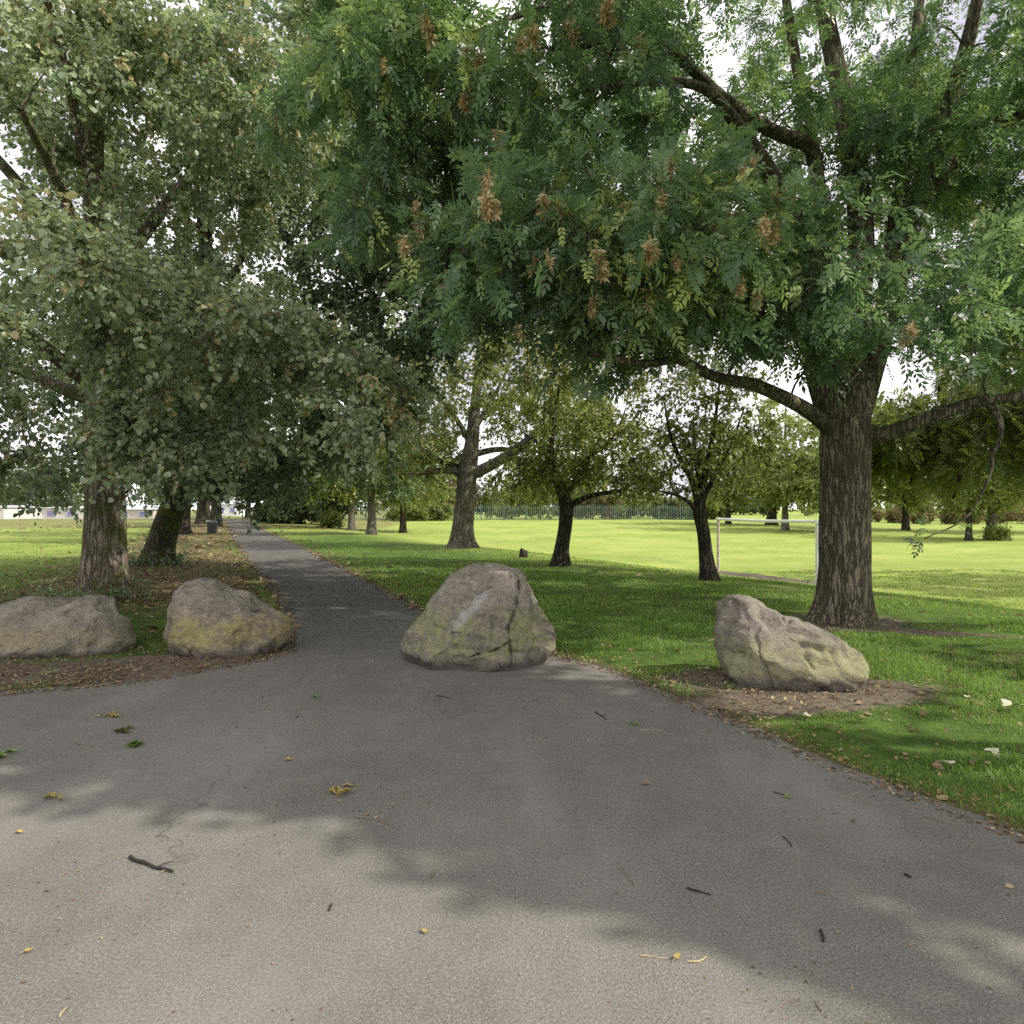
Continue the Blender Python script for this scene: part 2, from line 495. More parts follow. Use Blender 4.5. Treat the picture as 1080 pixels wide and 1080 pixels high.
def foliage(S, D, L, rng, kind, per, size, tone=None, sag=.25):
    """leaves along twigs -> (V, F, v)"""
    n = len(S)
    t = rng.uniform(.12, 1.0, (n, per)); t[:, 0] = 1.0
    P = S[:, None] + D[:, None] * (L[:, None, None] * t[..., None]); P[..., 2] -= sag * (L[:, None] * t) ** 2
    side = norm(np.cross(D, norm(rng.normal(size=D.shape))))
    A = norm(D[:, None] * .55 + norm(rng.normal(size=P.shape)) * .8 + np.array([0, 0, -.25]))
    Nn = norm(np.array([0, 0, 1.0]) + rng.normal(0, .55, P.shape))
    tv = rng.uniform(0, 1, (n, per)) if tone is None else tone(P, rng)
    P = P.reshape(-1, 3); A = A.reshape(-1, 3); Nn = Nn.reshape(-1, 3); tv = tv.ravel()
    m_ = len(P)
    if kind == 'round':
        P = P + A * size * .4
        A2 = norm(A + np.array([0, 0, -.55]))
        l = size * rng.uniform(.65, 1.25, m_)
        V, Fc, k = leaf_quads(P, A2, Nn, l, l * rng.uniform(.8, 1.0, m_), 'round', rng)
        return V, Fc, np.tile(tv, 2)
    if kind == 'simple':
        l = size * rng.uniform(.6, 1.3, m_)
        V, Fc, k = leaf_quads(P, norm(A + np.array([0, 0, -.3])), Nn, l, l * .62, 'lance', rng)
        return V, Fc, tv
    # ash: pinnate leaf, pairs of leaflets on a drooping rachis
    pairs = 4
    rl = size * np.clip(np.repeat(rng.normal(1, .22, n), per) * rng.uniform(.75, 1.2, m_), .45, 1.5)
    A = norm(A + np.array([0, 0, .02])); Sd = norm(np.cross(A, Nn)); Nn = np.cross(Sd, A)
    Vs, vv = [], []
    droop = rng.uniform(.05, .38, m_)[:, None]
    for q in range(2 * pairs + 1):
        if q == 2 * pairs: f, sg = 1.0, 0
        else: f, sg = .28 + .2 * (q // 2), (1 if q % 2 else -1)
        base = P + A * (rl * f)[:, None] - np.array([0, 0, 1.0]) * (droop * (rl * f * f)[:, None])
        ax = norm(A * (.75 if sg else 1) + Sd * sg * .85 - np.array([0, 0, 1]) * (droop * f * 1.2) + rng.normal(0, .12, P.shape))
        ll = rl * .40 * rng.uniform(.85, 1.1, m_)
        v_, f_, _ = leaf_quads(base, ax, norm(Nn + rng.normal(0, .25, P.shape)), ll, ll * .45, 'lance', rng)
        Vs.append(v_); vv.append(tv)
    V = np.concatenate(Vs)
    Fc = np.arange(len(V)).reshape(-1, 4)
    return V, Fc, np.concatenate(vv)


def bark_tube(P, R, k, rows, flare=0.0, rough=.03, seed=0, zb=0):
    """trunk or limb with swelling roots and furrowed sides"""
    C = spline(np.column_stack([P, R]), rows)
    V, Q = tube(C[:, :3], C[:, 3], k)
    ax = np.repeat(C[:, :3], k, 0); rad = V - ax
    ang = np.tile(np.linspace(0, 2 * np.pi, k, endpoint=False), rows)
    h = V[:, 2] - zb
    sc = np.ones(len(V))
    if flare:
        lob = .6 + .4 * np.cos(ang * 5 + seed) + .25 * np.cos(ang * 3 + seed * 2)
        sc += flare * np.exp(-np.maximum(h, 0) / .28) * lob
    q = np.column_stack([np.cos(ang) * 4.5 + seed, np.sin(ang) * 4.5, V[:, 2] * 1.4 + V[:, 0] * .5])
    sc += rough * fbm(q, 3) + rough * 1.2 * vnoise(np.column_stack([np.cos(ang) * 1.3, np.sin(ang) * 1.3, h * .8 + seed]))
    return ax + rad * sc[:, None], Q


def make_tree(name, label, cat, base, trunk, limbs, lobes, leafmat, barkmat, seed, kind='simple', size=.12, twigs=10, tl=(.3, .7),
              leaves=12, tone=None, group=None, flare=.35, near=False, down=.12, cull=None, crown_name='crown', auto=0, twig_mat=None, lift=.16):
    rng = np.random.default_rng(seed)
    base = np.array([base[0], base[1], float(gz(base[0], base[1]))])
    root = empty(name, base, label, cat, group)
    tp = np.array([t[:3] for t in trunk]); tr = np.array([t[3] for t in trunk])
    tp[0, 2] = min(tp[0, 2], base[2] - .12)
    V, Q = bark_tube(tp, tr, 72 if near else 20, 110 if near else 36, flare, .035, seed, base[2])
    a = Acc(); a.add(V, Q)
    to = link('trunk', a.mesh('trunk', True, base), barkmat, root)
    C = spline(np.column_stack([tp, tr]), 24)
    hi = C[:, 2] > base[2] + 1.8
    wood = [C[hi]]
    limbs = list(limbs)
    zs = C[hi]
    for k in range(auto):                                     # plain limbs for trees whose wood is hidden by leaves
        s = zs[int(rng.uniform(.1, .95) * (len(zs) - 1))]
        lb = lobes[k % len(lobes)]
        tgt = np.array(lb[:3]) + norm(rng.normal(size=3)) * np.array(lb[3:6]) * .62
        mid = (s[:3] + tgt) / 2 + np.array([0, 0, .12 * np.linalg.norm(tgt - s[:3])])
        limbs.append([(*s[:3], s[3] * .5), (*mid, s[3] * .3), (*tgt, s[3] * .1 + .01)])
    for L in limbs:
        L = np.array(L, float)
        V, Q = bark_tube(L[:, :3], L[:, 3], 24 if near else 9, 46 if near else 16, 0, .05, seed + len(wood))
        b = Acc(); b.add(V, Q)
        link('limb', b.mesh('limb', True, base), barkmat, root)
        wood.append(spline(L, 14))
    wood = np.vstack(wood)
    T = lobes_points(lobes, rng)
    if cull is not None: T = T[vnoise(T * cull + seed) > -.25]
    B, R = grow(wood[:, :3], wood[:, 3], T, rng, lift)
    S, D, Ln = twigs_of(B, rng, twigs, tl, down)
    fine = Acc()
    for q, r in zip(B, R):
        V, Qd = tube(q, r, 6 if near else 4); fine.add(V, Qd)
    E = S + D * Ln[:, None]; E[:, 2] -= .25 * Ln ** 2
    if near or kind != 'simple' or len(S) < 9000:
        V, Qd = prisms(S, E, .0045 if near else .006); fine.add(V, Qd)
    link('branchwork', fine.mesh('branchwork', True, base), twig_mat or barkmat, root)
    V, Fc, v = foliage(S, D, Ln, rng, kind, leaves, size, tone)
    ca = Acc(); ca.add(V, Fc, v)
    link(crown_name, ca.mesh('crown', False, base), leafmat, root)
    return root, E, B


def copy_tree(src, loc, rz, label, scale=1.0):
    r = src.copy(); col.objects.link(r); r.location = [float(c) for c in loc]; r.rotation_euler = (0, 0, rz); r.scale = (scale,) * 3
    r['label'] = label
    for ch in src.children:
        c = ch.copy(); col.objects.link(c); c.parent = r
    return r


LIME = leaf_mat('lime_leaf', [(0, (.09, .14, .075)), (.4, (.24, .325, .185)), (.75, (.45, .54, .34)), (.95, (.62, .64, .40)), (1, (.64, .50, .26))], .45, .4, .6, (.42, .52, .16))
LIME_D = leaf_mat('lime_leaf_dark', [(0, (.09, .15, .09)), (.6, (.19, .26, .16)), (1, (.33, .38, .20))], .42, .45, .45, (.22, .32, .10))
ASH = leaf_mat('ash_leaf', [(0, (.055, .10, .060)), (.38, (.145, .23, .122)), (.70, (.30, .42, .19)), (.92, (.55, .67, .21)), (1, (.66, .75, .24))], .43, .4, .6, (.28, .44, .13))
FIELD = leaf_mat('field_leaf', [(0, (.10, .14, .045)), (.5, (.25, .30, .085)), (.85, (.42, .45, .14)), (1, (.50, .42, .17))], .46, .45, .5, (.34, .40, .08))
BRIGHT = leaf_mat('bright_leaf', [(0, (.12, .17, .045)), (.5, (.24, .30, .08)), (1, (.38, .42, .14))], .42, .5, .4, (.36, .42, .08))
BEIGE = leaf_mat('beige_leaf', [(0, (.16, .12, .07)), (.5, (.27, .20, .12)), (.8, (.22, .22, .08)), (1, (.14, .18, .05))], .3, .6, .2)
HEDGE = leaf_mat('hedge_leaf', [(0, (.045, .07, .028)), (.6, (.09, .13, .045)), (1, (.18, .21, .07))], .25, .45, .4)
SEED = leaf_mat('seed_wing', [(0, (.36, .25, .12)), (.6, (.60, .46, .24)), (1, (.76, .64, .40))], .3, .6, .2, (.66, .50, .24))
SEED_BACKLIT = leaf_mat('backlit_seed', [(0, (.03, .02, .012)), (1, (.07, .045, .025))], .1, .7, .2, (.05, .03, .02))  # near-black tone of backlit bunches put into the seed colour
BARK_ASH = bark_mat('ash_bark', (.045, .037, .028), (.15, .125, .09), (.29, .245, .175), (.10, .10, .04), .35, 15)
BARK_LIME = bark_mat('lime_bark', (.07, .055, .04), (.23, .185, .14), (.36, .30, .235), (.125, .14, .045), .75, 11)
BARK_DARK = bark_mat('dark_bark', (.02, .016, .013), (.06, .05, .04), (.13, .11, .085), (.05, .055, .02), .3, 12)
BARK_PALE = bark_mat('pale_bark', (.06, .05, .042), (.17, .145, .12), (.27, .24, .20), (.10, .10, .05), .25, 12)
BARK_MOSS = bark_mat('mossy_bark', (.02, .018, .012), (.07, .06, .04), (.12, .10, .07), (.09, .115, .022), .95, 11)


# a leaf tone that follows height: upper leaves lighter and yellower, top-lit clusters and sprays painted in
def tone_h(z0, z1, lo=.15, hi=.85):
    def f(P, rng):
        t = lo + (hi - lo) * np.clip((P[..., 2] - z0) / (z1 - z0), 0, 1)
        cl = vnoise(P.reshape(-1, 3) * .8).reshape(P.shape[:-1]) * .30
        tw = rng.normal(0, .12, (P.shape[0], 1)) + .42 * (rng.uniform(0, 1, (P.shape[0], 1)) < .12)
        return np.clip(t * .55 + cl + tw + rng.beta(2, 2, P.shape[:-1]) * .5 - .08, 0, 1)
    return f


# --- the lime avenue on the left of the path
def A_(px, py, Y, r): return (*at(px, py, Y), r)


limeA, _, _ = make_tree('lime_tree', 'large pale leaved lime tree behind the two left boulders, nearest of the avenue', 'tree', (-7.15, 11.6),
    [(-7.15, 11.6, 0, .40), (-7.12, 11.6, .8, .335), (-7.1, 11.6, 1.8, .31), (-7.1, 11.55, 3.2, .29), (-7.0, 11.4, 5, .23), (-7.1, 11.3, 7.2, .16), (-7.0, 11.4, 10, .08), (-7.0, 11.4, 12, .03)],
    [[(-7.1, 11.55, 3.0, .14), (-6.0, 10.2, 4.0, .10), (-4.6, 8.9, 4.4, .06), (-3.4, 8.0, 3.9, .03)],
     [(-7.1, 11.5, 3.6, .13), (-7.8, 9.8, 4.6, .09), (-8.2, 8.2, 4.8, .05), (-8.2, 7.0, 4.2, .02)],
     [(-7.1, 11.5, 4.6, .12), (-6.4, 9.6, 5.9, .08), (-5.9, 8.0, 6.4, .04)],
     [(-7.1, 11.4, 5.2, .12), (-5.4, 11.0, 7.0, .08), (-3.8, 10.6, 7.9, .04), (-3.0, 10.4, 8.4, .02)],
     [(-7.1, 11.4, 5.6, .11), (-8.6, 10.6, 7.6, .07), (-9.6, 9.6, 8.8, .03)],
     [(-7.1, 11.4, 6.2, .1), (-6.6, 9.9, 8.0, .06), (-6.4, 8.8, 9.2, .03)],
     [(-7.1, 11.5, 3.4, .12), (-9.2, 11.4, 4.2, .08), (-11, 11, 4.2, .04)],
     [(-7.1, 11.5, 3.3, .12), (-5.2, 12, 4.2, .08), (-3.6, 12.2, 4.1, .04)]],
    [(-6.6, 8.6, 3.75, 3.0, 2.0, 2.0, 150), (-3.9, 8.3, 3.3, 2.2, 1.9, 1.35, 120), (-9.2, 9.0, 3.6, 2.8, 2.2, 2.1, 100), (-8.0, 9.8, 8.2, 2.6, 2.0, 1.6, 50), (-6.9, 11.5, 4.2, 4.6, 3.2, 2.0, 110),
     (-6.4, 10.0, 7.4, 3.8, 2.6, 1.6, 70), (-7.4, 11.2, 9.8, 4.8, 3.6, 2.0, 100), (-4.4, 10.8, 7.6, 2.3, 2.0, 1.6, 45), (-4.6, 10.2, 9.2, 2.6, 2.0, 1.5, 55), (-2.6, 9.4, 3.2, 1.3, 1.2, 1.0, 40), (-2.5, 7.7, 2.75, .9, .7, .3, 10), (-3.5, 6.9, 2.45, .9, .6, .3, 10), (-5.0, 6.6, 2.4, .9, .7, .3, 9), (-7.4, 6.9, 2.3, 1.0, .7, .35, 10), (-4.7, 6.6, 4.2, .9, .6, .4, 9), (-6.4, 6.4, 5.0, 1.0, .7, .4, 10), (-8.6, 8.6, 2.0, 1.4, .8, .4, 16)],
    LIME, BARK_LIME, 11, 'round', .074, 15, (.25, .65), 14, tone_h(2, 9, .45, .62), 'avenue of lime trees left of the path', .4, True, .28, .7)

limeB, _, _ = make_tree('lime_tree', 'dark leaning mossy lime tree just behind the nearest lime, bare leaf litter at its foot', 'tree', (-9.75, 18.6),
    [A_(163, 594, 18.6, .42), A_(172, 565, 18.6, .36), A_(184, 530, 18.5, .33), A_(193, 495, 18.3, .3), A_(205, 430, 18.2, .26), A_(215, 330, 18, .2), A_(220, 200, 18, .12), A_(222, 90, 18, .04)],
    [], [(-7.4, 17.0, 5.2, 4.9, 3.6, 3.0, 170), (-3.6, 16.0, 6.4, 2.4, 2.4, 3.4, 110), (-2.8, 17, 9.5, 2.2, 2.4, 2.0, 50), (-10.5, 17.5, 5, 4.0, 3.5, 3, 60), (-8, 17.5, 10.5, 5.5, 4, 3.0, 120), (-5.5, 15, 10.5, 3.5, 2.5, 2.6, 90), (-2.3, 15, 7.4, 1.8, 2, 2.4, 70), (-6.5, 16.5, 3.0, 4.2, 3, 1.2, 60)],
    LIME_D, BARK_MOSS, 12, 'round', .09, 14, (.3, .8), 13, tone_h(2, 13), 'avenue of lime trees left of the path', .4, False, .3, auto=9)

limeC, _, _ = make_tree('lime_tree', 'lime tree with dark upright trunk just left of the litter bin', 'tree', (-20.4, 41),
    [A_(192, 564, 41, .55), A_(193, 545, 41, .42), A_(195, 520, 41, .4), A_(198, 480, 41, .3), A_(200, 400, 41, .12), A_(200, 340, 41, .05)],
    [], [(-19.5, 40, 6.0, 5.5, 5, 3.4, 110), (-20, 41, 10, 4.2, 4, 3, 50), (-17, 39, 4.2, 3.2, 3, 1.6, 40)],
    LIME_D, BARK_DARK, 13, 'simple', .24, 11, (.4, 1.0), 8, None, 'avenue of lime trees left of the path', .3, auto=6)
for (px, Y, rz, sc, lab) in [(211, 66, 1.1, .95, 'lime tree with dark trunk beyond the litter bin, last but one of the avenue'), (219, 92, 2.6, 1.0, 'farthest lime trunk of the avenue, beside the bright opening at the path end')]:
    copy_tree(limeC, ((px - CX) * Y / F, Y, 0), rz, lab, sc)
make_tree('lime_tree', 'slender pale leaning lime stem between the mossy lime and the dark trunk by the bin', 'tree', (-16.2, 31.5),
    [A_(180, 572, 31.5, .24), A_(186, 550, 31.5, .18), A_(193, 520, 31.5, .16), A_(203, 480, 31.5, .12), A_(212, 420, 31.5, .05)],
    [], [(-14.6, 31, 5.2, 4, 3.2, 3.0, 90), (-16, 31, 8.5, 4, 3, 2.5, 40)], LIME_D, BARK_PALE, 14, 'simple', .2, 10, (.4, .9), 8, None, 'avenue of lime trees left of the path', .3, auto=4)

# --- the big ash
ash_limbs = [
    [A_(880, 452, 9.4, .19), A_(862, 390, 9.3, .17), A_(849, 310, 9.2, .15), A_(842, 245, 9.1, .135), A_(812, 185, 8.8, .11), A_(775, 130, 8.4, .08), A_(742, 95, 8.0, .06), A_(690, 88, 7.6, .045), A_(620, 95, 7.1, .03)],
    [A_(850, 300, 9.2, .12), A_(858, 215, 9.4, .11), A_(856, 160, 9.4, .1), A_(815, 140, 9.0, .09), A_(765, 108, 8.6, .08), A_(728, 74, 8.2, .065), A_(700, 55, 7.9, .055), A_(650, 42, 7.5, .04), A_(590, 60, 7.0, .03)],
    [A_(893, 440, 9.4, .22), A_(903, 330, 9.6, .19), A_(907, 240, 9.8, .175), A_(898, 165, 9.9, .16), A_(884, 90, 10.1, .14), A_(868, 10, 10.3, .12), A_(858, -110, 10.5, .06)],
    [A_(884, 400, 9.4, .15), A_(868, 300, 9.6, .13), A_(862, 200, 10, .11), A_(848, 120, 10.2, .09), A_(832, 30, 10.4, .07), A_(815, -90, 10.6, .04)],
    [A_(900, 440, 9.4, .22), A_(922, 370, 9.6, .19), A_(944, 295, 9.8, .165), A_(963, 220, 9.9, .15), A_(990, 140, 9.8, .12), A_(1015, 60, 9.6, .1), A_(1040, -50, 9.4, .05)],
    [A_(962, 225, 9.9, .1), A_(1010, 165, 9.5, .085), A_(1060, 130, 9.2, .07), A_(1140, 95, 8.9, .05), A_(1220, 60, 8.7, .03)],
    [A_(928, 360, 9.6, .14), A_(942, 250, 10, .12), A_(957, 150, 10.4, .1), A_(965, 50, 10.8, .09), A_(970, -60, 11.2, .05)],
    [A_(902, 462, 9.4, .13), A_(935, 457, 9.2, .11), A_(982, 440, 9.0, .095), A_(1030, 424, 8.8, .08), A_(1085, 418, 8.6, .06), A_(1160, 405, 8.4, .05), A_(1240, 380, 8.2, .03)],
    [A_(1040, 424, 8.8, .05), A_(1053, 440, 8.75, .04), A_(1055, 462, 8.7, .032), A_(1046, 481, 8.65, .026), A_(1044, 500, 8.6, .018), A_(1020, 545, 8.5, .012), A_(975, 568, 8.4, .006)],
    [A_(878, 455, 9.4, .12), A_(850, 432, 9.0, .1), A_(800, 408, 8.5, .08), A_(755, 398, 8.0, .065), A_(715, 380, 7.6, .05), A_(680, 384, 7.2, .04), A_(620, 372, 6.7, .025)],
    [A_(700, 55, 7.9, .05), A_(600, 10, 7.4, .035), A_(500, 36, 7.0, .018), A_(450, 62, 6.8, .005)],
]
ash_lobes = [(.9, 6.8, 4.2, 1.9, 1.3, 1.0, 62), (2.6, 7.4, 4.2, 1.6, 1.2, .9, 34), (4.2, 7.6, 3.9, 1.5, 1.1, .8, 9), (6.6, 8.4, 4.4, 2.2, 1.6, .8, 30),
             (-.2, 7.8, 5.8, 2.4, 2.0, 1.2, 36), (2.2, 9.0, 7.0, 3.0, 2.4, 1.0, 24), (-.6, 7.4, 7.4, 2.6, 2.4, .9, 44), (7.6, 10.5, 8.0, 2.4, 2.0, 2.0, 46), (6.8, 11.5, 7.0, 3.4, 2.4, 1.8, 40), (5.0, 11.2, 10.2, 5.5, 4.2, 2.4, 105), (8.6, 9.8, 5.6, 1.8, 2.0, 1.2, 44),
             (8.0, 8.2, 3.0, 1.2, .6, .4, 8), (6.0, 6.6, 8.6, 3.0, 1.8, 1.0, 40), (6.3, 8.8, 6.8, 1.8, 1.2, .9, 18), (-1.7, 8.5, 6.4, 1.4, 1.6, 1.2, 30), (2.2, 13.2, 8.4, 2.8, 2.0, 1.6, 44), (.4, 14.6, 7.4, 2.2, 1.6, 1.6, 36), (3.4, 12.0, 5.8, 2.2, 1.4, 1.0, 34)]
ash, ashE, ashB = make_tree('ash_tree', 'large ash tree with thick furrowed trunk and hanging brown seed bunches, beside the right boulder', 'tree', (4.7, 9.4),
    [A_(888, 656, 9.4, .345), A_(890, 620, 9.4, .33), A_(891, 560, 9.4, .325), A_(891, 500, 9.4, .33), A_(892, 460, 9.4, .33), A_(894, 425, 9.4, .25), A_(896, 395, 9.45, .15)],
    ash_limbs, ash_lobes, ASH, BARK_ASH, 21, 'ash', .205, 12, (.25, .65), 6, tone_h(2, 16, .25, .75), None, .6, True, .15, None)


rq = np.random.default_rng(8)
Sq = np.array([at(975, 566, 8.4), at(1000, 556, 8.45), at(985, 562, 8.42), at(1022, 540, 8.5), at(965, 569, 8.4)])
Vq, Fq, vq = foliage(Sq, norm(rq.normal(size=(5, 3)) + [0, 0, .6]), np.full(5, .2), rq, 'ash', 3, .15)
aq = Acc(); aq.add(Vq, Fq, vq); link('foliage', aq.mesh('foliage', False, ash.location), ASH, ash)


def seed_bunch(rng, n=26, dark=False):
    s = rng.normal(0, .002, (n, 3)); s[:, 2] = rng.uniform(-.03, .06, n)
    A = norm(np.array([0, 0, -.8]) + rng.normal(0, .75, (n, 3)))
    V, Fc, _ = leaf_quads(s, A, norm(rng.normal(size=(n, 3))), rng.uniform(.04, .06, n), np.full(n, .015), 'lance', rng)
    a = Acc(); a.add(V, Fc, rng.uniform(0, 1, n))
    V, Q = tube(np.array([[0, 0, .09], [.004, 0, .03], [0, 0, -.06]]), [.003, .003, .002], 4); a.add(V, Q, 0.0)
    return a.mesh('seed_cluster')


rs = np.random.default_rng(5)
bunches = [seed_bunch(rs, k) for k in (70, 55, 85, 40)]
for b_ in bunches: b_.materials.append(SEED)
ends = ashE[(ashE[:, 1] < 8.2) & (ashE[:, 2] > 2.4) & (ashE[:, 2] < 6.5)]
ends = ends[np.argsort(ends[:, 1] + rs.uniform(0, 3.2, len(ends)))]
base_ash = np.array([4.7, 9.4, float(gz(4.7, 9.4))])
keep = []
for e in ends:
    if len(keep) >= 46: break
    if all(np.linalg.norm(e - q) > .3 for q in keep): keep.append(e)
for e in keep[:]:
    for q in range(2 if rs.uniform() < .4 else 1):
        if len([1 for c in ash.children if c.name.startswith('seed')]) >= 98: break
        o = link('seed_cluster', bunches[int(rs.integers(4))], None, ash, e - base_ash + rs.normal(0, .04, 3) - np.array([0, 0, .05]))
        o.rotation_euler = (rs.normal(0, .2), rs.normal(0, .2), rs.uniform(0, 6)); s_ = rs.uniform(1.1, 1.9); o.scale = (s_, s_, s_)

# --- ash tree standing just outside the right edge, its low branches hang into view
ash2, E2, _ = make_tree('ash_tree', 'ash tree at the right edge whose low branches hang backlit dark toned seed bunches over the field', 'tree', (14.6, 15.0),
    [(14.6, 15, 0, .36), (14.6, 15, 1.2, .3), (14.5, 15, 2.8, .28), (14.4, 15, 5, .2), (14.3, 15, 8, .12), (14.3, 15, 11.5, .03)],
    [[(14.5, 15, 2.6, .12), (12.6, 14.8, 3.6, .09), (10.6, 14.7, 3.7, .06), (9.0, 14.6, 3.2, .03)], [(14.5, 15, 2.9, .12), (13, 14, 4.6, .08), (11, 13, 5.3, .04)]],
    [(10.4, 14.6, 3.2, 2.6, 2.0, 1.0, 70), (12.6, 14.8, 4.4, 3.2, 3, 1.6, 80), (14, 15, 8.5, 5.5, 5, 3, 80), (8.3, 15.2, 3.4, 1.6, 1.4, .8, 30), (16.5, 13, 5, 4, 4, 2, 60)],
    FIELD, BARK_DARK, 22, 'ash', .27, 9, (.3, .7), 5, tone_h(1, 12, .05, .8), None, .3, False, .2, auto=5)
rs = np.random.default_rng(6)
bd = [seed_bunch(rs, k) for k in (30, 40)]
for b_ in bd: b_.materials.append(SEED_BACKLIT)
e2 = E2[(E2[:, 0] < 12.2) & (E2[:, 2] < 4.6)]
b2 = np.array([14.6, 15.0, float(gz(14.6, 15.0))])
for e in e2[rs.permutation(len(e2))[:90]]:
    o = link('seed_cluster', bd[int(rs.integers(2))], None, ash2, e - b2 - np.array([0, 0, .08])); s_ = rs.uniform(1.2, 1.9); o.scale = (s_ * .8, s_ * .8, s_)

# --- three single trees at the edge of the shade
make_tree('field_tree', 'stout pale trunked tree with wide level limbs at the edge of the sunny field', 'tree', (-2.04, 27),
    [A_(486, 577, 27, .55), A_(488, 555, 27, .43), A_(491, 525, 27, .40), A_(493, 497, 27, .40), A_(497, 472, 27, .3), A_(501, 430, 27, .22), A_(506, 370, 27, .12), A_(506, 320, 27, .05)],
    [[A_(493, 503, 27, .2), A_(475, 496, 26.8, .15), A_(445, 499, 26.5, .1), A_(410, 505, 26, .05)],
     [A_(494, 502, 27, .26), A_(515, 492, 26.8, .23), A_(545, 474, 26.5, .2), A_(580, 446, 26, .15), A_(625, 420, 25.5, .08), A_(660, 395, 25, .03)],
     [A_(493, 495, 27, .16), A_(465, 487, 27.5, .12), A_(435, 468, 28, .08), A_(405, 455, 28, .04)],
     [A_(496, 480, 27, .16), A_(525, 474, 27.5, .12), A_(560, 476, 28, .08), A_(620, 474, 28.5, .04)],
     [A_(497, 470, 27, .13), A_(480, 440, 27, .09), A_(455, 410, 27, .04)], [A_(499, 455, 27, .13), A_(520, 420, 27, .08), A_(545, 370, 27, .03)]],
    [(-4, 27, 5.2, 2.6, 2.5, 1.8, 75), (1.2, 26.5, 5.4, 3.2, 2.5, 1.8, 90), (-1.4, 27, 8.6, 5.4, 4.2, 3.0, 170), (2.0, 27.5, 3.0, 2.4, 2.0, 1.1, 50), (-4.0, 26.5, 3.6, 2.2, 1.6, .8, 24)],
    FIELD, BARK_PALE, 31, 'simple', .15, 10, (.35, .9), 9, tone_h(2, 10, .1, .8), None, .45)
make_tree('field_tree', 'dark slim tree with forked trunk and long low right hand limb, behind the central boulder', 'tree', (1.35, 18.4),
    [A_(590, 598, 18.4, .27), A_(592, 580, 18.4, .2), A_(596, 555, 18.4, .19), A_(597, 535, 18.4, .2), A_(594, 518, 18.4, .17), A_(590, 508, 18.4, .12)],
    [[A_(594, 525, 18.4, .15), A_(585, 500, 18.4, .125), A_(581, 475, 18.4, .1), A_(584, 445, 18.3, .075), A_(590, 405, 18.2, .04)],
     [A_(596, 522, 18.4, .11), A_(610, 502, 18.3, .085), A_(619, 484, 18.2, .07), A_(638, 470, 18, .055), A_(652, 452, 18, .03), A_(660, 430, 18, .015)],
     [A_(599, 536, 18.4, .1), A_(612, 527, 18.3, .08), A_(632, 521, 18.2, .065), A_(655, 517, 18, .05), A_(680, 503, 18, .025)],
     [A_(584, 488, 18.4, .06), A_(570, 470, 18.5, .045), A_(550, 455, 18.6, .02)]],
    [(2.4, 18.2, 3.1, 1.8, 1.5, 1.15, 90), (1.2, 18.4, 5.2, 2.7, 2.1, 1.5, 120), (3.6, 18, 2.6, .8, .8, .6, 18), (.4, 18.6, 2.7, .9, .8, .6, 18)],
    FIELD, BARK_DARK, 32, 'simple', .105, 10, (.3, .65), 10, tone_h(1.5, 6, .1, .85), None, .4)
make_tree('field_tree', 'dark thin leaning tree fanning into many upright stems, left of the white goal', 'tree', (4.38, 14.7),
    [A_(749, 612, 14.7, .2), A_(745, 590, 14.7, .155), A_(742, 562, 14.7, .14), A_(738, 540, 14.7, .145), A_(739, 522, 14.7, .12), A_(741, 508, 14.7, .08)],
    [[A_(738, 538, 14.7, .09), A_(730, 508, 14.6, .07), A_(716, 482, 14.5, .055), A_(706, 455, 14.4, .035), A_(700, 420, 14.3, .015)],
     [A_(740, 522, 14.7, .09), A_(745, 492, 14.7, .07), A_(751, 462, 14.7, .055), A_(757, 420, 14.7, .03), A_(760, 380, 14.7, .012)],
     [A_(738, 545, 14.7, .06), A_(727, 530, 14.6, .045), A_(712, 522, 14.5, .03), A_(695, 518, 14.4, .015)],
     [A_(742, 525, 14.7, .07), A_(756, 497, 14.6, .05), A_(770, 470, 14.5, .035), A_(785, 430, 14.4, .015)],
     [A_(739, 515, 14.7, .06), A_(733, 480, 14.8, .045), A_(731, 440, 14.9, .02)]],
    [(4.2, 14.7, 3.6, 1.6, 1.2, 1.2, 60), (3.4, 14.5, 2.5, .9, .8, .7, 24), (4.9, 14.6, 3.0, 1.0, 1.0, 1.2, 28), (4.2, 14.7, 5.0, 1.9, 1.6, 1.1, 40)],
    FIELD, BARK_DARK, 33, 'simple', .1, 8, (.25, .6), 8, tone_h(1.5, 6, .1, .8), None, .4)

# --- farther trees
FT = []
def far_tree(label, px, Y, h, rx, z0, mat, bark, seed, r=.3, size=.3, n=70, name='field_tree', group=None, lean=0, lv=8):
    x = (px - CX) * Y / F; z = float(gz(x, Y))
    return make_tree(name, label, 'tree', (x, Y), [(x, Y, z, r * 1.3), (x + lean * .3, Y, z + h * .15, r), (x + lean, Y, z + h * .4, r * .8), (x + lean, Y, z + h * .75, r * .35), (x + lean, Y, z + h * .95, .04)], [],
        [(x + lean, Y, z + (h + z0) / 2, rx, rx * .9, (h - z0) / 2, n), (x + lean - rx * .3, Y - rx * .4, z + z0 + .35 * (h - z0), rx * .7, rx * .6, (h - z0) * .3, n // 2), (x + lean + rx * .35, Y, z + z0 + .3 * (h - z0), rx * .65, rx * .6, (h - z0) * .28, n // 2)],
        mat, bark, seed, 'simple', size, 10, (.4, 1.1), lv, tone_h(z + z0, z + h, .1, .9), group, .3, auto=5)


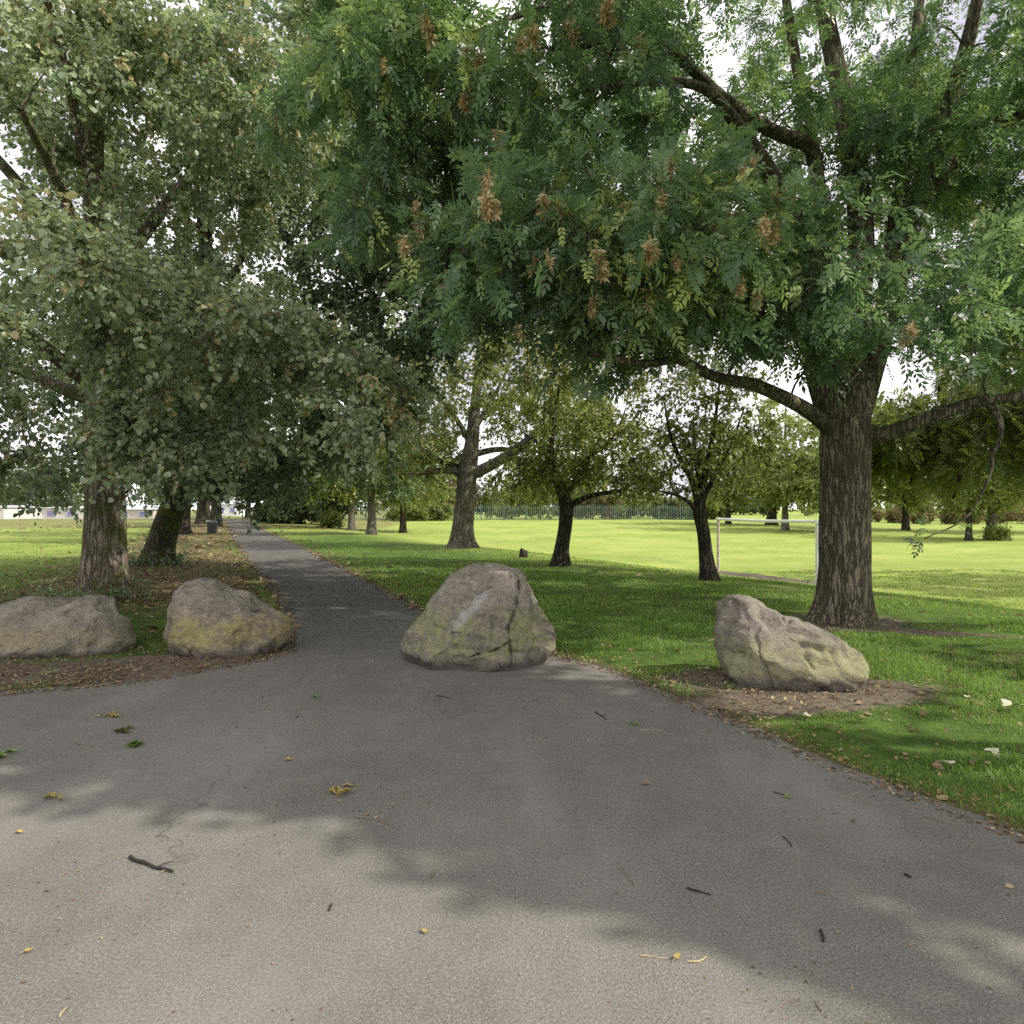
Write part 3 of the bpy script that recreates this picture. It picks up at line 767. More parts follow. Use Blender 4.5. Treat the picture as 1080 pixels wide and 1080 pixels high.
far_tree('round bright green tree standing beyond the goal, left of the ash trunk', 828, 62, 12.5, 5.2, 1.7, BRIGHT, BARK_PALE, 41, .28, .3, 90)
far_tree('dark low trunked tree close behind the goal crossbar', 814, 72, 9.5, 4.6, 2.2, FIELD, BARK_DARK, 42, .5, .32, 70)
far_tree('slim dark tree on the right of the field, left of its thicker neighbour', 1022, 50, 8.8, 3.9, 2.2, FIELD, BARK_DARK, 43, .2, .26, 85)
far_tree('thicker brown trunked tree on the far right of the field', 1046, 51, 10.5, 4.8, 2.3, BRIGHT, BARK_PALE, 44, .34, .28, 90)
far_tree('tree with two pale stems close together on the lawn right of the path', 392, 41, 7.8, 3.6, 2.5, LIME_D, BARK_PALE, 45, .25, .24, 75)
far_tree('slim upright tree standing behind the twin stemmed tree', 371, 53, 8.5, 3.6, 2.3, FIELD, BARK_PALE, 46, .27, .28, 70)
far_tree('tree with leaning trunk and creeper at its base beside the dark shrubs', 343, 60, 8.5, 3.8, 1.6, LIME_D, BARK_PALE, 47, .3, .3, 75, lean=1.0)
far_tree('bright sunlit tree on the right beyond the low ash limb', 955, 66, 11.5, 5.5, 1.6, BRIGHT, BARK_DARK, 48, .3, .32, 90)
far_tree('dense tree half hidden at the far right edge of the field', 1105, 62, 12, 5.5, 2, FIELD, BARK_DARK, 49, .4, .3, 90)
far_tree('spreading tree shading the far path on its right side', 300, 74, 10, 5, 2.6, LIME_D, BARK_DARK, 50, .35, .34, 80)
far_tree('tree arching over the bright opening at the end of the path', 262, 104, 11, 6, 3.4, LIME_D, BARK_DARK, 51, .4, .4, 70)
# off-frame trees whose shade falls into view
far_tree('tall dense tree beyond the right edge of the view', 1330, 21, 13, 6.0, 2.2, FIELD, BARK_DARK, 52, .4, .26, 80)


make_tree('shade_tree', 'tall tree standing right of the camera, only its shade falls into view', 'tree', (11.6, 2.4), [(11.6, 2.4, 0, .4), (11.6, 2.4, 2, .32), (11.5, 2.5, 5, .22), (11.3, 2.6, 8.4, .06)], [],
    [(x, y, 7.6, rx, 1.2, .8, n) for x, y, rx, n in ((9.6, 1.7, 1.1, 56), (8.6, 2.2, 1.5, 66), (7.4, 2.75, 1.5, 66), (6.2, 3.2, 1.5, 66), (5.0, 3.4, 1.5, 66), (3.9, 3.6, 1.5, 66), (2.6, 4.0, 1.5, 62), (1.0, 4.0, 1.5, 62))] + [(x, y, 8.6, 1.6, 1.1, .7, 46) for x, y in ((8.2, 4.0), (6.0, 4.8), (4.0, 5.4), (9.4, 3.0))]
    + [(13.6, 5.0, 8.2, 1.6, 1.6, 1.0, 7)], FIELD, BARK_DARK, 53, 'simple', .19, 10, (.35, .8), 9, None, None, .3, auto=5)


far_tree('rounded green tree on the lawn right of the path, left of the stout trunk', 425, 58, 9.5, 4.6, 2.0, FIELD, BARK_DARK, 54, .26, .26, 80)
far_tree('dark crowned tree behind the shrub bank right of the path', 318, 90, 13, 6.5, 2.4, LIME_D, BARK_DARK, 55, .35, .36, 80)


far_tree('bright leaved tree mostly hidden behind the ash trunk', 872, 60, 12, 5.0, 1.8, BRIGHT, BARK_PALE, 56, .28, .28, 90)
far_tree('green tree on the field left of the goal, far behind the thin leaning tree', 768, 74, 11.5, 5.0, 1.6, BRIGHT, BARK_DARK, 57, .26, .3, 80)
far_tree('leafy lime tree overhanging the far path from its left verge', 228, 56, 11, 5.4, 2.6, LIME_D, BARK_DARK, 58, .4, .28, 90)


def bush(label, px, Y, w, h, mat, seed, size=.25, n=60, name='shrub', cat='shrub', group=None, x=None, lv=9):
    x = (px - CX) * Y / F if x is None else x
    z = float(gz(x, Y)); rng = np.random.default_rng(seed)
    root = empty(name, (x, Y, z), label, cat, group)
    T = lobes_points([(x, Y, z + h * .5, w / 2, w / 2.4, h * .5, n), (x - w * .25, Y - w * .15, z + h * .3, w * .3, w * .25, h * .32, n // 2), (x + w * .22, Y - w * .1, z + h * .35, w * .3, w * .25, h * .3, n // 2)], rng)
    T[:, 2] = np.maximum(T[:, 2], z + .1)
    stems = np.array([[x + rng.uniform(-.2, .2) * w * .4, Y + rng.uniform(-.1, .1) * w, z + q * h * .12] for q in range(5)])
    B, R = grow(stems, np.full(5, .07), T, rng)
    a = Acc()
    for q, r in zip(B, R): a.add(*tube(q, r, 4))
    link('stem', a.mesh('stem', True, (x, Y, z)), BARK_DARK, root)
    S, D, L = twigs_of(B, rng, 10, (.25, .7), .05)
    V, Fc, v = foliage(S, D, L, rng, 'simple', lv, size, tone_h(z, z + h, .1, .9))
    a = Acc(); a.add(V, Fc, v); link('foliage', a.mesh('foliage', False, (x, Y, z)), mat, root)
    return root


bush('dark dense shrub bank right of the far path before the dark railings', 322, 70, 7.5, 4.6, HEDGE, 61, .28, 110)
bush('lower dark shrub overhanging the railings beside the path', 296, 78, 5, 3.2, HEDGE, 62, .28, 60)
bush('large pale beige bush behind the green fence, left of the stout trunk', 455, 94, 15, 12.5, BEIGE, 63, .3, 200)
bush('yellow green bush growing through the fence below the beige bush', 432, 84, 5, 3.0, BRIGHT, 64, .24, 60)
bush('small bright shrub at the fence just left of the stout trunk', 462, 85, 4, 3.4, FIELD, 65, .24, 50)
names = ['low bushy tree behind the fence between the stout and the forked trees', 'green bushy tree behind the fence straight behind the forked tree', 'pale olive bush behind the fence, right of the forked tree',
         'round yellow green bush beyond the fence left of the distant roof', 'low bush beyond the fence below the distant roof', 'green bush at the fence end left of the goal']
for i, (px, Y, w, h, mt) in enumerate([(545, 95, 10, 9.5, FIELD), (588, 97, 11, 10.5, FIELD), (628, 95, 8, 7.0, BEIGE), (668, 99, 9, 5.6, BRIGHT), (712, 98, 7, 3.2, HEDGE), (745, 92, 6, 4.0, BRIGHT)]):
    bush(names[i], px, Y, w, h, mt, 70 + i, .3, 80, 'bushy_tree', 'bush')
bush('small leafy shrub at the base of the leaning trunk near the path end', 350, 58, 1.8, 1.7, FIELD, 82, .16, 22)
bush('low scrub at the foot of the thick tree on the far right', 1052, 50, 1.6, 1.3, BRIGHT, 83, .14, 16)

# far wood reading as one mass
def far_wood(x0, x1, y0, y1, n, h0, h1, mat, seed, size):
    rng = np.random.default_rng(seed); acc = Acc()
    for k in range(n):
        x, y = rng.uniform(x0, x1), rng.uniform(y0, y1); h = rng.uniform(h0, h1); w = h * rng.uniform(.7, 1.2)
        m_ = 420
        u = norm(rng.normal(size=(m_, 3))); r = rng.uniform(.2, 1, (m_, 1)) ** .4
        P = np.array([x, y, float(gz(x, y)) + h * .5]) + u * r * np.array([w / 2, w / 2, h * .5])
        V, Fc, _ = leaf_quads(P, norm(rng.normal(size=P.shape)), norm(rng.normal(size=P.shape) + [0, 0, .8]), size * rng.uniform(.6, 1.4, m_), size * rng.uniform(.5, 1.0, m_), 'lance', rng)
        acc.add(V, Fc, np.clip(rng.uniform(0, .5, m_) + .5 * (P[:, 2] / h) * rng.uniform(.4, 1), 0, 1))
    return acc.mesh('wood')


for i, (a_, mt, lab) in enumerate([((-30, 75, 150, 190, 70, 4.0, 6.5, HEDGE, 91, .8), HEDGE, 0), ((60, 170, 100, 140, 60, 4.5, 8.0, BEIGE, 92, .7), FIELD, 0), ((-190, -75, 115, 160, 90, 8, 15, HEDGE, 93, .8), HEDGE, 0), ((48, 75, 84, 92, 26, 1.6, 3.2, BEIGE, 94, .4), BEIGE, 0)]):
    o = link('far_wood', far_wood(*a_), mt)
    tag(o, ['distant belt of trees on the skyline beyond the fenced field', 'mixed trees along the far right side of the field', 'distant tree belt beyond the left hand field', 'low beige hedge scrub along the far right field edge'][i], 'woodland', kind='stuff')


# ------------------------------------------------------------------ boulders
def inset(p, k): return p


def boulder(label, sil, Y, depth, planes, crack, seed, tone, shift=.35, name='boulder', exp=2.7):
    """sil: silhouette as photo points taken at the rock's own depth; planes: flat faces cut into it"""
    S = np.array([at(px, py, Y)[[0, 2]] for px, py in sil])
    cx, cz = S[:, 0].mean(), max(S[:, 1].min(), 0)
    hgt = S[:, 1].max()
    base = np.array([(S[:, 0].min() + S[:, 0].max()) / 2, Y, 0.0])
    S = S - [base[0], 0]
    # resample the closed outline evenly
    C = np.vstack([S, S[:1]]); dl = np.r_[0, np.cumsum(np.hypot(*np.diff(C, axis=0).T))]
    nA, nR = 300, 150
    t = np.linspace(0, dl[-1], nA, endpoint=False)
    O = np.column_stack([np.interp(t, dl, C[:, 0]), np.interp(t, dl, C[:, 1])])
    cen = np.array([O[:, 0].mean(), hgt * .42])
    phi = np.linspace(-np.pi / 2 + .02, np.pi / 2 - .02, nR)
    sc = np.cos(phi); sc = np.sign(sc) * np.abs(sc) ** (2 / exp); dp = np.sign(phi) * np.abs(np.sin(phi)) ** (2 / exp)
    V = np.zeros((nR, nA, 3))
    for i in range(nR):
        c2 = cen + np.array([0, -.10 * hgt if dp[i] < 0 else .0]) * (1 - sc[i])
        V[i, :, 0] = c2[0] + (O[:, 0] - cen[0]) * sc[i]
        V[i, :, 2] = c2[1] + (O[:, 1] - cen[1]) * sc[i]
        # upper parts lie further back
        V[i, :, 1] = dp[i] * depth / 2 + shift * depth * .5 * (V[i, :, 2] / hgt - .35)
    V = V.reshape(-1, 3)
    rb = np.random.default_rng(seed * 7 + 1)
    planes = list(planes)
    for k in range(10):                           # broken faces all round
        n_ = np.array([rb.normal(0, .5), rb.choice([-1, -1, 1]) * rb.uniform(.5, 1), rb.normal(.12, .42)]); n_ /= np.linalg.norm(n_)
        planes.append((n_, float((V @ n_).max()) * rb.uniform(.78, .93)))
    for nrm_, d in planes:                        # flat faces
        n_ = np.array(nrm_, float); n_ /= np.linalg.norm(n_)
        e = V @ n_ - d
        V -= n_ * (np.maximum(e, 0) * .96)[:, None]
    q = V + seed * 3.7
    # chiselled faces: each patch leans towards the plane of its own centre
    kk = rb.choice(len(V), 46, replace=False); sk = V[kk]
    nk = norm(norm((sk - np.array([cen[0], 0, cen[1]])) * np.array([1, 1.5, 1.1])) + rb.normal(0, .22, sk.shape))
    d2 = ((V[:, None, :] - sk[None]) ** 2).sum(-1); wgt = np.exp(-(d2 - d2.min(1, keepdims=True)) / .006); wgt /= wgt.sum(1, keepdims=True)
    off_ = np.einsum('ijk,jk->ij', V[:, None, :] - sk[None], nk)
    V = V - .62 * np.einsum('ij,jk->ik', wgt * np.clip(off_, -.09, .09), nk)
    # chipped facets: stepped low-frequency noise along a tilted bedding direction
    dirn = norm(V - np.array([cen[0], 0, cen[1]]))
    st = fbm(q * 2.0, 3); rd = 1 - np.abs(fbm(q * 3.1 + 9, 3)) * 1.6; V = V + dirn * (.022 * st - .028 * np.maximum(rd - .55, 0) * 2)[:, None]
    bed = (V @ np.array([.25, .1, .95])) * 9 + 1.5 * vnoise(q * 1.5)
    V = V + dirn * (.016 * (np.abs((bed % 1) - .5) * 2 - .5) * (vnoise(q * 2.5 + 4) > -.1))[:, None]
    pit = vnoise(q * 26); V = V + dirn * (.0055 * fbm(q * 9, 5, .6) - .004 * np.maximum(pit - .3, 0))[:, None]
    cr = np.zeros(len(V))
    for line, w in crack:                         # cracks as grooves
        pts = np.array([at(px, py, Y)[[0, 2]] - [base[0], 0] for px, py in line])
        dd = np.full(len(V), 1e9)
        for a_, b_ in zip(pts[:-1], pts[1:]):
            ab = b_ - a_; pv = V[:, [0, 2]] - a_; tt = np.clip(pv @ ab / (ab @ ab), 0, 1)
            dd = np.minimum(dd, np.hypot(*(pv - tt[:, None] * ab).T))
        dd = dd + .012 * vnoise(q * 14)
        gI = np.exp(-(dd / w) ** 2) * (V[:, 1] < 0)
        cr = np.maximum(cr, gI); V[:, 1] += .03 * gI
    # dark ragged undercut near the ground
    und = sstep(.16, .02, V[:, 2] + .05 * vnoise(q * 4))
    V[:, :2] *= (1 - .07 * und)[:, None]
    i = np.arange(nR - 1)[:, None] * nA; j = np.arange(nA)[None, :]; j2 = (j + 1) % nA
    Q = np.stack([i + j, i + j2, i + nA + j2, i + nA + j], -1).reshape(-1, 4)
    caps = [np.arange(nA)[None, ::-1], (np.arange(nA) + (nR - 1) * nA)[None, :]]
    me = mesh_np('boulder', V, [Q] + caps, True, None, {'crack': cr, 'h': V[:, 2] / hgt})
    me.flip_normals() if False else None
    bm = bmesh.new(); bm.from_mesh(me); bmesh.ops.recalc_face_normals(bm, faces=bm.faces[:]); bm.to_mesh(me); bm.free()
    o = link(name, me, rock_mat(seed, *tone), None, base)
    return tag(o, label, 'boulder', 'boulders placed across the path')


def rock_mat(seed, body, lich, amt, streak=None):
    m, nt = new_mat('rock'); g = N(nt)
    p = g.n('ShaderNodeVectorMath', operation='ADD'); nt.links.new(g.pos(), p.inputs[0]); p.inputs[1].default_value = (seed * 5.3, seed, 0); p = p.outputs[0]
    op = g.pos()
    n1 = g.noise(p, 2.4, 6, .65); n2 = g.noise(p, 14, 6, .7); n3 = g.noise(p, 60, 5, .75)
    d = tuple(c * .52 for c in body); l = tuple(c * 1.35 for c in body)
    c = g.ramp(g.math('ADD', g.math('MULTIPLY', n1, .5), g.math('MULTIPLY', n2, .5)), [(.38, d), (.5, body), (.62, l)])
    c = g.mix(g.rng(n3, .38, .58, .55, 0), c, tuple(q * .45 for q in body))
    c = g.mix(g.rng(g.noise(p, 32, 5, .75), .6, .72, 0, .55), c, (.42, .40, .36))       # pale lichen specks
    h = g.attr('h')
    band = g.math('MULTIPLY', g.rng(h, .05, .22), g.rng(h, .72, .42))
    lm = g.math('MULTIPLY', g.rng(g.math('ADD', g.math('MULTIPLY', n1, .7), g.math('MULTIPLY', n2, .4)), .44, .62), band)
    c = g.mix(g.math('MULTIPLY', lm, amt), c, g.mix(g.rng(n2, .35, .65), lich, tuple(q * 1.5 for q in lich)))
    if streak:                                                                          # pale scraped seam
        (x0, z0), (x1, z1), w = streak
        sp = g.n('ShaderNodeSeparateXYZ'); nt.links.new(op, sp.inputs[0])
        nx_, nz_ = z1 - z0, -(x1 - x0); L = math.hypot(nx_, nz_)
        dist = g.math('ADD', g.math('MULTIPLY', sp.outputs[0], nx_ / L), g.math('ADD', g.math('MULTIPLY', sp.outputs[2], nz_ / L), -(x0 * nx_ + z0 * nz_) / L))
        dist = g.math('ABSOLUTE', g.math('ADD', dist, g.math('MULTIPLY', g.math('SUBTRACT', n2, .5), .22)))
        lim = g.math('MULTIPLY', g.rng(sp.outputs[2], min(z0, z1), min(z0, z1) + .08), g.rng(sp.outputs[2], max(z0, z1) + .06, max(z0, z1)))
        c = g.mix(g.math('MULTIPLY', g.math('MULTIPLY', g.rng(dist, w, w * .3), lim), .75), c, (.47, .45, .41))
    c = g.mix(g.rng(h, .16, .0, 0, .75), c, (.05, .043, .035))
    c = g.mix(g.math('MULTIPLY', g.attr('crack'), .85), c, (.04, .035, .03))
    hh = g.math('ADD', g.math('MULTIPLY', n2, .8), g.math('MULTIPLY', n3, .5))
    g.out(g.bsdf(c, .9, .2, g.bump(hh, 1.0, .035)))
    return m


STONE = (.335, .295, .24)
boulder('long low grey boulder at the left edge, below the nearest lime tree',
        [(-30, 690), (-36, 665), (-22, 648), (0, 641), (20, 634), (33, 630), (50, 633), (70, 634), (88, 631), (106, 630), (120, 636), (129, 648), (137, 668), (146, 682), (143, 694), (110, 702), (40, 704), (-15, 702)],
        7.55, 1.15, [((0, -.8, .6), .47), ((.5, -.7, .35), .72), ((-.4, -.8, .2), .6)], [], 1, (STONE, (.22, .20, .07), .4))
boulder('leaning wedge shaped boulder with yellow green lichen, left of the path mouth',
        [(175, 668), (177, 647), (182, 627), (196, 616), (213, 613), (233, 622), (263, 637), (287, 647), (302, 658), (297, 682), (290, 696), (267, 706), (240, 704), (215, 700), (190, 700), (179, 690)],
        7.45, .95, [((.1, -.85, .5), .50), ((.5, -.55, .65), .62), ((-.75, -.6, .1), .55), ((.5, -.8, -.1), .52)], [], 2, (STONE, (.28, .24, .07), .65))
boulder('largest boulder, peaked and cracked with a pale seam, at the path mouth',
        [(420, 688), (426, 673), (442, 652), (457, 632), (473, 613), (493, 603), (520, 598), (538, 599), (552, 613), (560, 632), (576, 647), (583, 667), (582, 694), (574, 708), (533, 716), (487, 717), (443, 713), (424, 702)],
        7.0, 1.3, [((-.45, -.62, .65), .60), ((.55, -.75, .35), .58), ((0, -1, .12), .56), ((-.2, -.9, -.25), .52)],
        [([(547, 612), (545, 635), (536, 655), (538, 675), (542, 700)], .010), ([(540, 668), (520, 676), (500, 681)], .007)], 3, (STONE, (.22, .225, .075), .65, ((-.22, .36), (.10, .72), .055)))
boulder('right hand boulder sloping down to the right, on bare earth near the ash trunk',
        [(764, 667), (765, 641), (776, 634), (803, 636), (820, 643), (837, 656), (860, 667), (887, 675), (903, 687), (913, 703), (918, 719), (908, 731), (867, 739), (837, 741), (793, 738), (779, 729), (769, 712), (766, 694)],
        6.1, .95, [((0, -.85, .5), .43), ((-.9, -.4, .1), .62), ((.3, -.7, .65), .50), ((-.2, -.9, -.3), .36), ((.75, -.6, .2), .60)], [], 4, (tuple(c * .92 for c in STONE), (.22, .23, .08), .5))


# ------------------------------------------------------------------ street and field furniture
# goal frame
GL, GR = np.array([8.42, 27.1]), np.array([10.25, 22.3]); GH = 2.12
WHITE = plain_mat('white_paint', (.72, .72, .70), .5, .12, 5)
RUST = plain_mat('rusty_paint', (.50, .42, .36), .7, .35, 9)
c0 = (GL + GR) / 2; z0 = float(gz(*c0))
goal = empty('football_goal', (c0[0], c0[1], z0), 'white metal football goal frame without net between the thin tree and the ash trunk', 'goal')
for q, mt in ((GL, RUST), (GR, WHITE)):
    z = float(gz(*q)); a = Acc(); a.add(*tube(np.array([[q[0], q[1], z - .1], [q[0], q[1], z + 1], [q[0], q[1], z0 + GH - .05]]), [.055] * 3, 12))
    link('post', a.mesh('post', True, goal.location), mt, goal)
a = Acc(); a.add(*tube(np.array([[*GL, z0 + GH], [*(c0), z0 + GH - .03], [*GR, z0 + GH]]), [.055] * 3, 12)); link('crossbar', a.mesh('crossbar', True, goal.location), WHITE, goal)
a = Acc()
for q in (GL, GR): a.box((q[0], q[1], z0 + GH), (.14, .14, .14))
link('corner_joint', a.mesh('corner_joint', False, goal.location), WHITE, goal)

# litter bin
bp = np.array([(224 - CX) * 42 / F, 42.0, 0.0])
BIN = plain_mat('bin_metal', (.05, .055, .058), .5, .2, 10); BINL = plain_mat('bin_lid', (.16, .16, .16), .45, .2, 10)
lb = empty('litter_bin', bp, 'dark slatted litter bin with pale lid on the left verge of the path', 'bin')
a = Acc(); a.add(*tube(np.array([[0, 0, .03], [0, 0, .35], [0, 0, .68]]), [.26, .27, .27], 20)); link('liner', a.mesh('liner', True), BIN, lb)
a = Acc()
for k in range(18):
    th = k * 2 * math.pi / 18; a.box((.30 * math.cos(th), .30 * math.sin(th), .36), (.02, .07, .66), th)
link('slats', a.mesh('slats'), plain_mat('bin_slat', (.10, .10, .10), .6, .3, 14), lb)
a = Acc(); a.add(*tube(np.array([[0, 0, .70], [0, 0, .74], [0, 0, .80], [0, 0, .82]]), [.33, .34, .27, .02], 20)); link('lid', a.mesh('lid', True), BINL, lb)

# short dark stump post on the lawn
sx = (552 - CX) * 21.5 / F
a = Acc(); V, Q = bark_tube(np.array([[sx, 21.5, -.08], [sx, 21.5, .1], [sx + .01, 21.5, .24], [sx + .02, 21.5, .27]]), np.array([.16, .14, .13, .07]), 20, 14, .15, .12, 3, 0); a.add(V, Q)
a.add(V[-20:], np.arange(20)[None, :])
tag(link('tree_stump', a.mesh('stump', False, (sx, 21.5, 0)), BARK_DARK, None, (sx, 21.5, 0)), 'short dark stump on the grass right of the stout trunk', 'stump')

# fences
def fence(label, x0, y0, x1, y1, h, col_, step, wid, group=None):
    p0, p1 = np.array([x0, y0]), np.array([x1, y1]); L = np.linalg.norm(p1 - p0); d = (p1 - p0) / L; rz = math.atan2(d[1], d[0])
    b = np.array([*((p0 + p1) / 2), float(gz(*((p0 + p1) / 2)))])
    root = empty('palisade_fence', b, label, 'fence', group)
    mt = plain_mat('fence_paint', col_, .6, .2, 3)
    a = Acc()
    for s in np.arange(0, L, step):
        q = p0 + d * s; z = float(gz(*q)); a.box((q[0], q[1], z + h / 2 + .05), (wid, .02, h), rz)
    link('pales', a.mesh('pales', False, b), mt, root)
    for zz in (.35, h - .3):
        a = Acc()
        for s in np.arange(0, L, 3.0):
            q = p0 + d * (s + 1.5); a.box((q[0], q[1] + .03, float(gz(*q)) + zz), (3.05, .04, .05), rz)
        link('rail', a.mesh('rail', False, b), mt, root)
    for s in np.arange(0, L, 3.0)[:60]:
        q = p0 + d * s; a = Acc(); a.box((0, 0, h / 2), (.1, .08, h), rz)
        link('post', a.mesh('post'), mt, root, (q[0] - b[0], q[1] + .08 - b[1], float(gz(*q)) - b[2]))
    return root


fence('long pale green palisade fence along the far side of the field', -22, 86, 25, 90, 1.95, (.13, .18, .155), .26, .07)
fence('dark green railings beside the far end of the path', -32.5, 80, -22.2, 86, 1.9, (.03, .055, .045), .3, .07)

# buildings far off
def building(label, x, y, w, d, h, wall, roofc, rh, seed, win=(.25, .22, .42), nw=4, rz=0.0):
    z = float(gz(x, y)); root = empty('distant_building', (x, y, z), label, 'building'); root.rotation_euler = (0, 0, rz)
    a = Acc(); a.box((0, 0, h / 2), (w, d, h)); link('wall', a.mesh('wall'), plain_mat('render_wall', wall, .8, .08, .6), root)
    a = Acc(); o_ = .25
    V = np.array([[-w / 2 - o_, -d / 2 - o_, h], [w / 2 + o_, -d / 2 - o_, h], [w / 2 + o_, d / 2 + o_, h], [-w / 2 - o_, d / 2 + o_, h], [-w / 2, 0, h + rh], [w / 2, 0, h + rh]])
    a.add(V, [[0, 1, 5, 4], [2, 3, 4, 5]]); a.add(V, [[1, 2, 5], [3, 0, 4]]); a.add(V, [[3, 2, 1, 0]]); link('roof', a.mesh('roof'), plain_mat('roof_tiles', roofc, .7, .15, 3), root)
    wm = plain_mat('window_panel', win, .3, .2, 2); fm = plain_mat('window_frame', (.7, .7, .72), .5, .1, 2)
    for k in range(nw):
        xx = -w / 2 + (k + .5) * w / nw
        a = Acc(); a.box((xx, -d / 2 - .03, h * .52), (w / nw * .5, .06, h * .5)); f = link('window', a.mesh('window'), fm, root)
        a = Acc(); a.box((xx, -d / 2 - .07, h * .52), (w / nw * .42, .04, h * .42)); link('pane', a.mesh('pane'), wm, f)


building('low pale building with mauve windows across the left field, at the left edge', -78, 100, 9, 8, 1.7, (.62, .58, .55), (.40, .38, .40), .35, 1, nw=3)
building('low pale building left of the nearest lime trunk, beyond the left field', -65, 102, 9, 8, 1.6, (.66, .62, .58), (.45, .42, .40), .3, 2, nw=3)
building('beige flat looking building right of the nearest lime trunk, beyond the left field', -57, 104, 6, 8, 1.4, (.55, .50, .45), (.42, .42, .44), .3, 3, nw=2)
building('grey roofed building seen through the gap between the forked and the leaning tree', 36, 155, 16, 9, 4.2, (.50, .50, .54), (.36, .36, .42), 2.2, 4, nw=5)
building('small white building in the bright opening at the end of the path', -59, 140, 4.5, 5, 2.4, (.70, .70, .72), (.45, .45, .5), .8, 5, nw=2)


# ------------------------------------------------------------------ grass, litter
rg = np.random.default_rng(77)


def blades(P, h, w, rng, lean=.5):
    n = len(P)
    a = rng.uniform(0, 2 * np.pi, n); u = np.column_stack([np.cos(a), np.sin(a), np.zeros(n)])
    b = rng.uniform(0, 2 * np.pi, n); ln = rng.uniform(.05, lean, n)
    t = np.column_stack([np.cos(b) * ln, np.sin(b) * ln, np.ones(n)]); t = norm(t)
    h = h[:, None]; w = w[:, None]
    mid = P + t * h * .55 + np.array([0, 0, .05]) * h; tip = P + t * h * .8 + np.column_stack([t[:, 0], t[:, 1], np.zeros(n)]) * h * .6
    tip[:, 2] = P[:, 2] + h[:, 0] * rng.uniform(.55, .95, n)
    V = np.stack([P - u * w, P + u * w, mid + u * w * .7, mid - u * w * .7, tip], 1).reshape(-1, 3)
    b_ = np.arange(n)[:, None] * 5
    return V, b_ + [0, 1, 2, 3], b_ + [3, 2, 4]


def scatter(n, x0, x1, y0, y1, rng):
    return rng.uniform(x0, x1, n), rng.uniform(y0, y1, n)


GV, GQ, GT, GA = [], [], [], []
off = 0
for (dens, x0, x1, y0, y1, hh, ww) in [(4200, 1.0, 4.6, 3.0, 7.0, .05, .003), (2600, .3, 7.0, 7.0, 10.5, .055, .004), (2400, 4.6, 6.5, 4.5, 7.0, .05, .004), (900, -4, 12.5, 10.5, 16, .06, .007), (190, -14, 20, 16, 27, .055, .012),
                                      (1500, 4.6, 6.4, 2.2, 4.5, .05, .005), (1500, 2.5, 4.6, .8, 3.0, .05, .005), (1500, 6.5, 9.0, 5.0, 10.5, .055, .005), (1500, -7.5, -2.4, 7.3, 10.5, .045, .003), (500, -14, -3.5, 10.5, 18, .05, .006), (120, -26, -6, 18, 32, .06, .013)]:
    n = int(dens * (x1 - x0) * (y1 - y0)); x, y = scatter(n, x0, x1, y0, y1, rg)
    keepm = np.abs(x) < (y * .79 + 2.4)
    x, y = x[keepm], y[keepm]
    ad = asphalt_dist(x, y); di = dirt_at(x, y); le = leafy_at(x, y, ad)
    pn = fbm(np.column_stack([x * 2.5, y * 2.5, x * 0]), 3) * .35
    left = (x < -2) & (y < 32) & (left_of_path(x, y) > 0)
    pr_ = sstep(-.02, .14, ad + pn * .25) * (1 - sstep(.25, .6, di + pn)) * (1 - .75 * sstep(.3, .8, le + pn)) * np.where(left, .55, 1.0) * np.clip(.8 + pn, .3, 1)
    k = (rg.uniform(0, 1, len(x)) < pr_) & (ad > -.06)
    x, y = x[k], y[k]
    P = np.column_stack([x, y, gz(x, y) - .006])
    hv = hh * rg.uniform(.5, 1.5, len(x)) * (1 + .7 * fbm(np.column_stack([x * 1.3, y * 1.3, x * 0 + 3]), 2)).clip(.4, 2)
    V, q, t = blades(P, hv, ww * rg.uniform(.6, 1.3, len(x)), rg, .8)
    GV.append(V); GQ.append(q + off); GT.append(t + off); off += len(V)
    tn = np.clip(.45 + .25 * vnoise(np.column_stack([x * .9, y * .9, x * 0 + 7])) + rg.normal(0, .24, len(x)), 0, 1) * np.where(left[k], .75, 1)
    GA.append(tn)
GRASS = leaf_mat('grass_blade', [(0, (.09, .16, .03)), (.4, (.20, .34, .06)), (.75, (.30, .45, .10)), (.88, (.42, .46, .18)), (1, (.52, .44, .26))], .4, .45, .4, (.30, .46, .07))
me = mesh_np('grass', np.concatenate(GV), [np.concatenate(GQ), np.concatenate(GT)], False, {'v': np.concatenate(GA + GA)})
tag(link('grass', me, GRASS), 'short green grass of the lawns either side of the path', 'grass', kind='stuff')

# leaf litter (uncountable)
def litter(n, x0, x1, y0, y1, size, prob, rng, zoff=.012):
    x, y = scatter(n, x0, x1, y0, y1, rng)
    k = np.abs(x) < y * .8 + .6; x, y = x[k], y[k]
    ad = asphalt_dist(x, y); k = rng.uniform(0, 1, len(x)) < prob(x, y, ad); x, y, ad = x[k], y[k], ad[k]
    P = np.column_stack([x, y, gz(x, y) + np.where(ad > 0, zoff + rng.uniform(0, .02, len(x)), .004)])
    m_ = len(x); A = norm(np.column_stack([rng.normal(size=(m_, 2)), rng.normal(0, .22, m_)])); Nn = norm(np.array([0, 0, 1.]) + rng.normal(0, .35, (m_, 3)))
    l = size * rng.lognormal(0, .4, m_)
    return leaf_quads(P, A, Nn, l, l * rng.uniform(.3, .8, m_), 'round', rng)


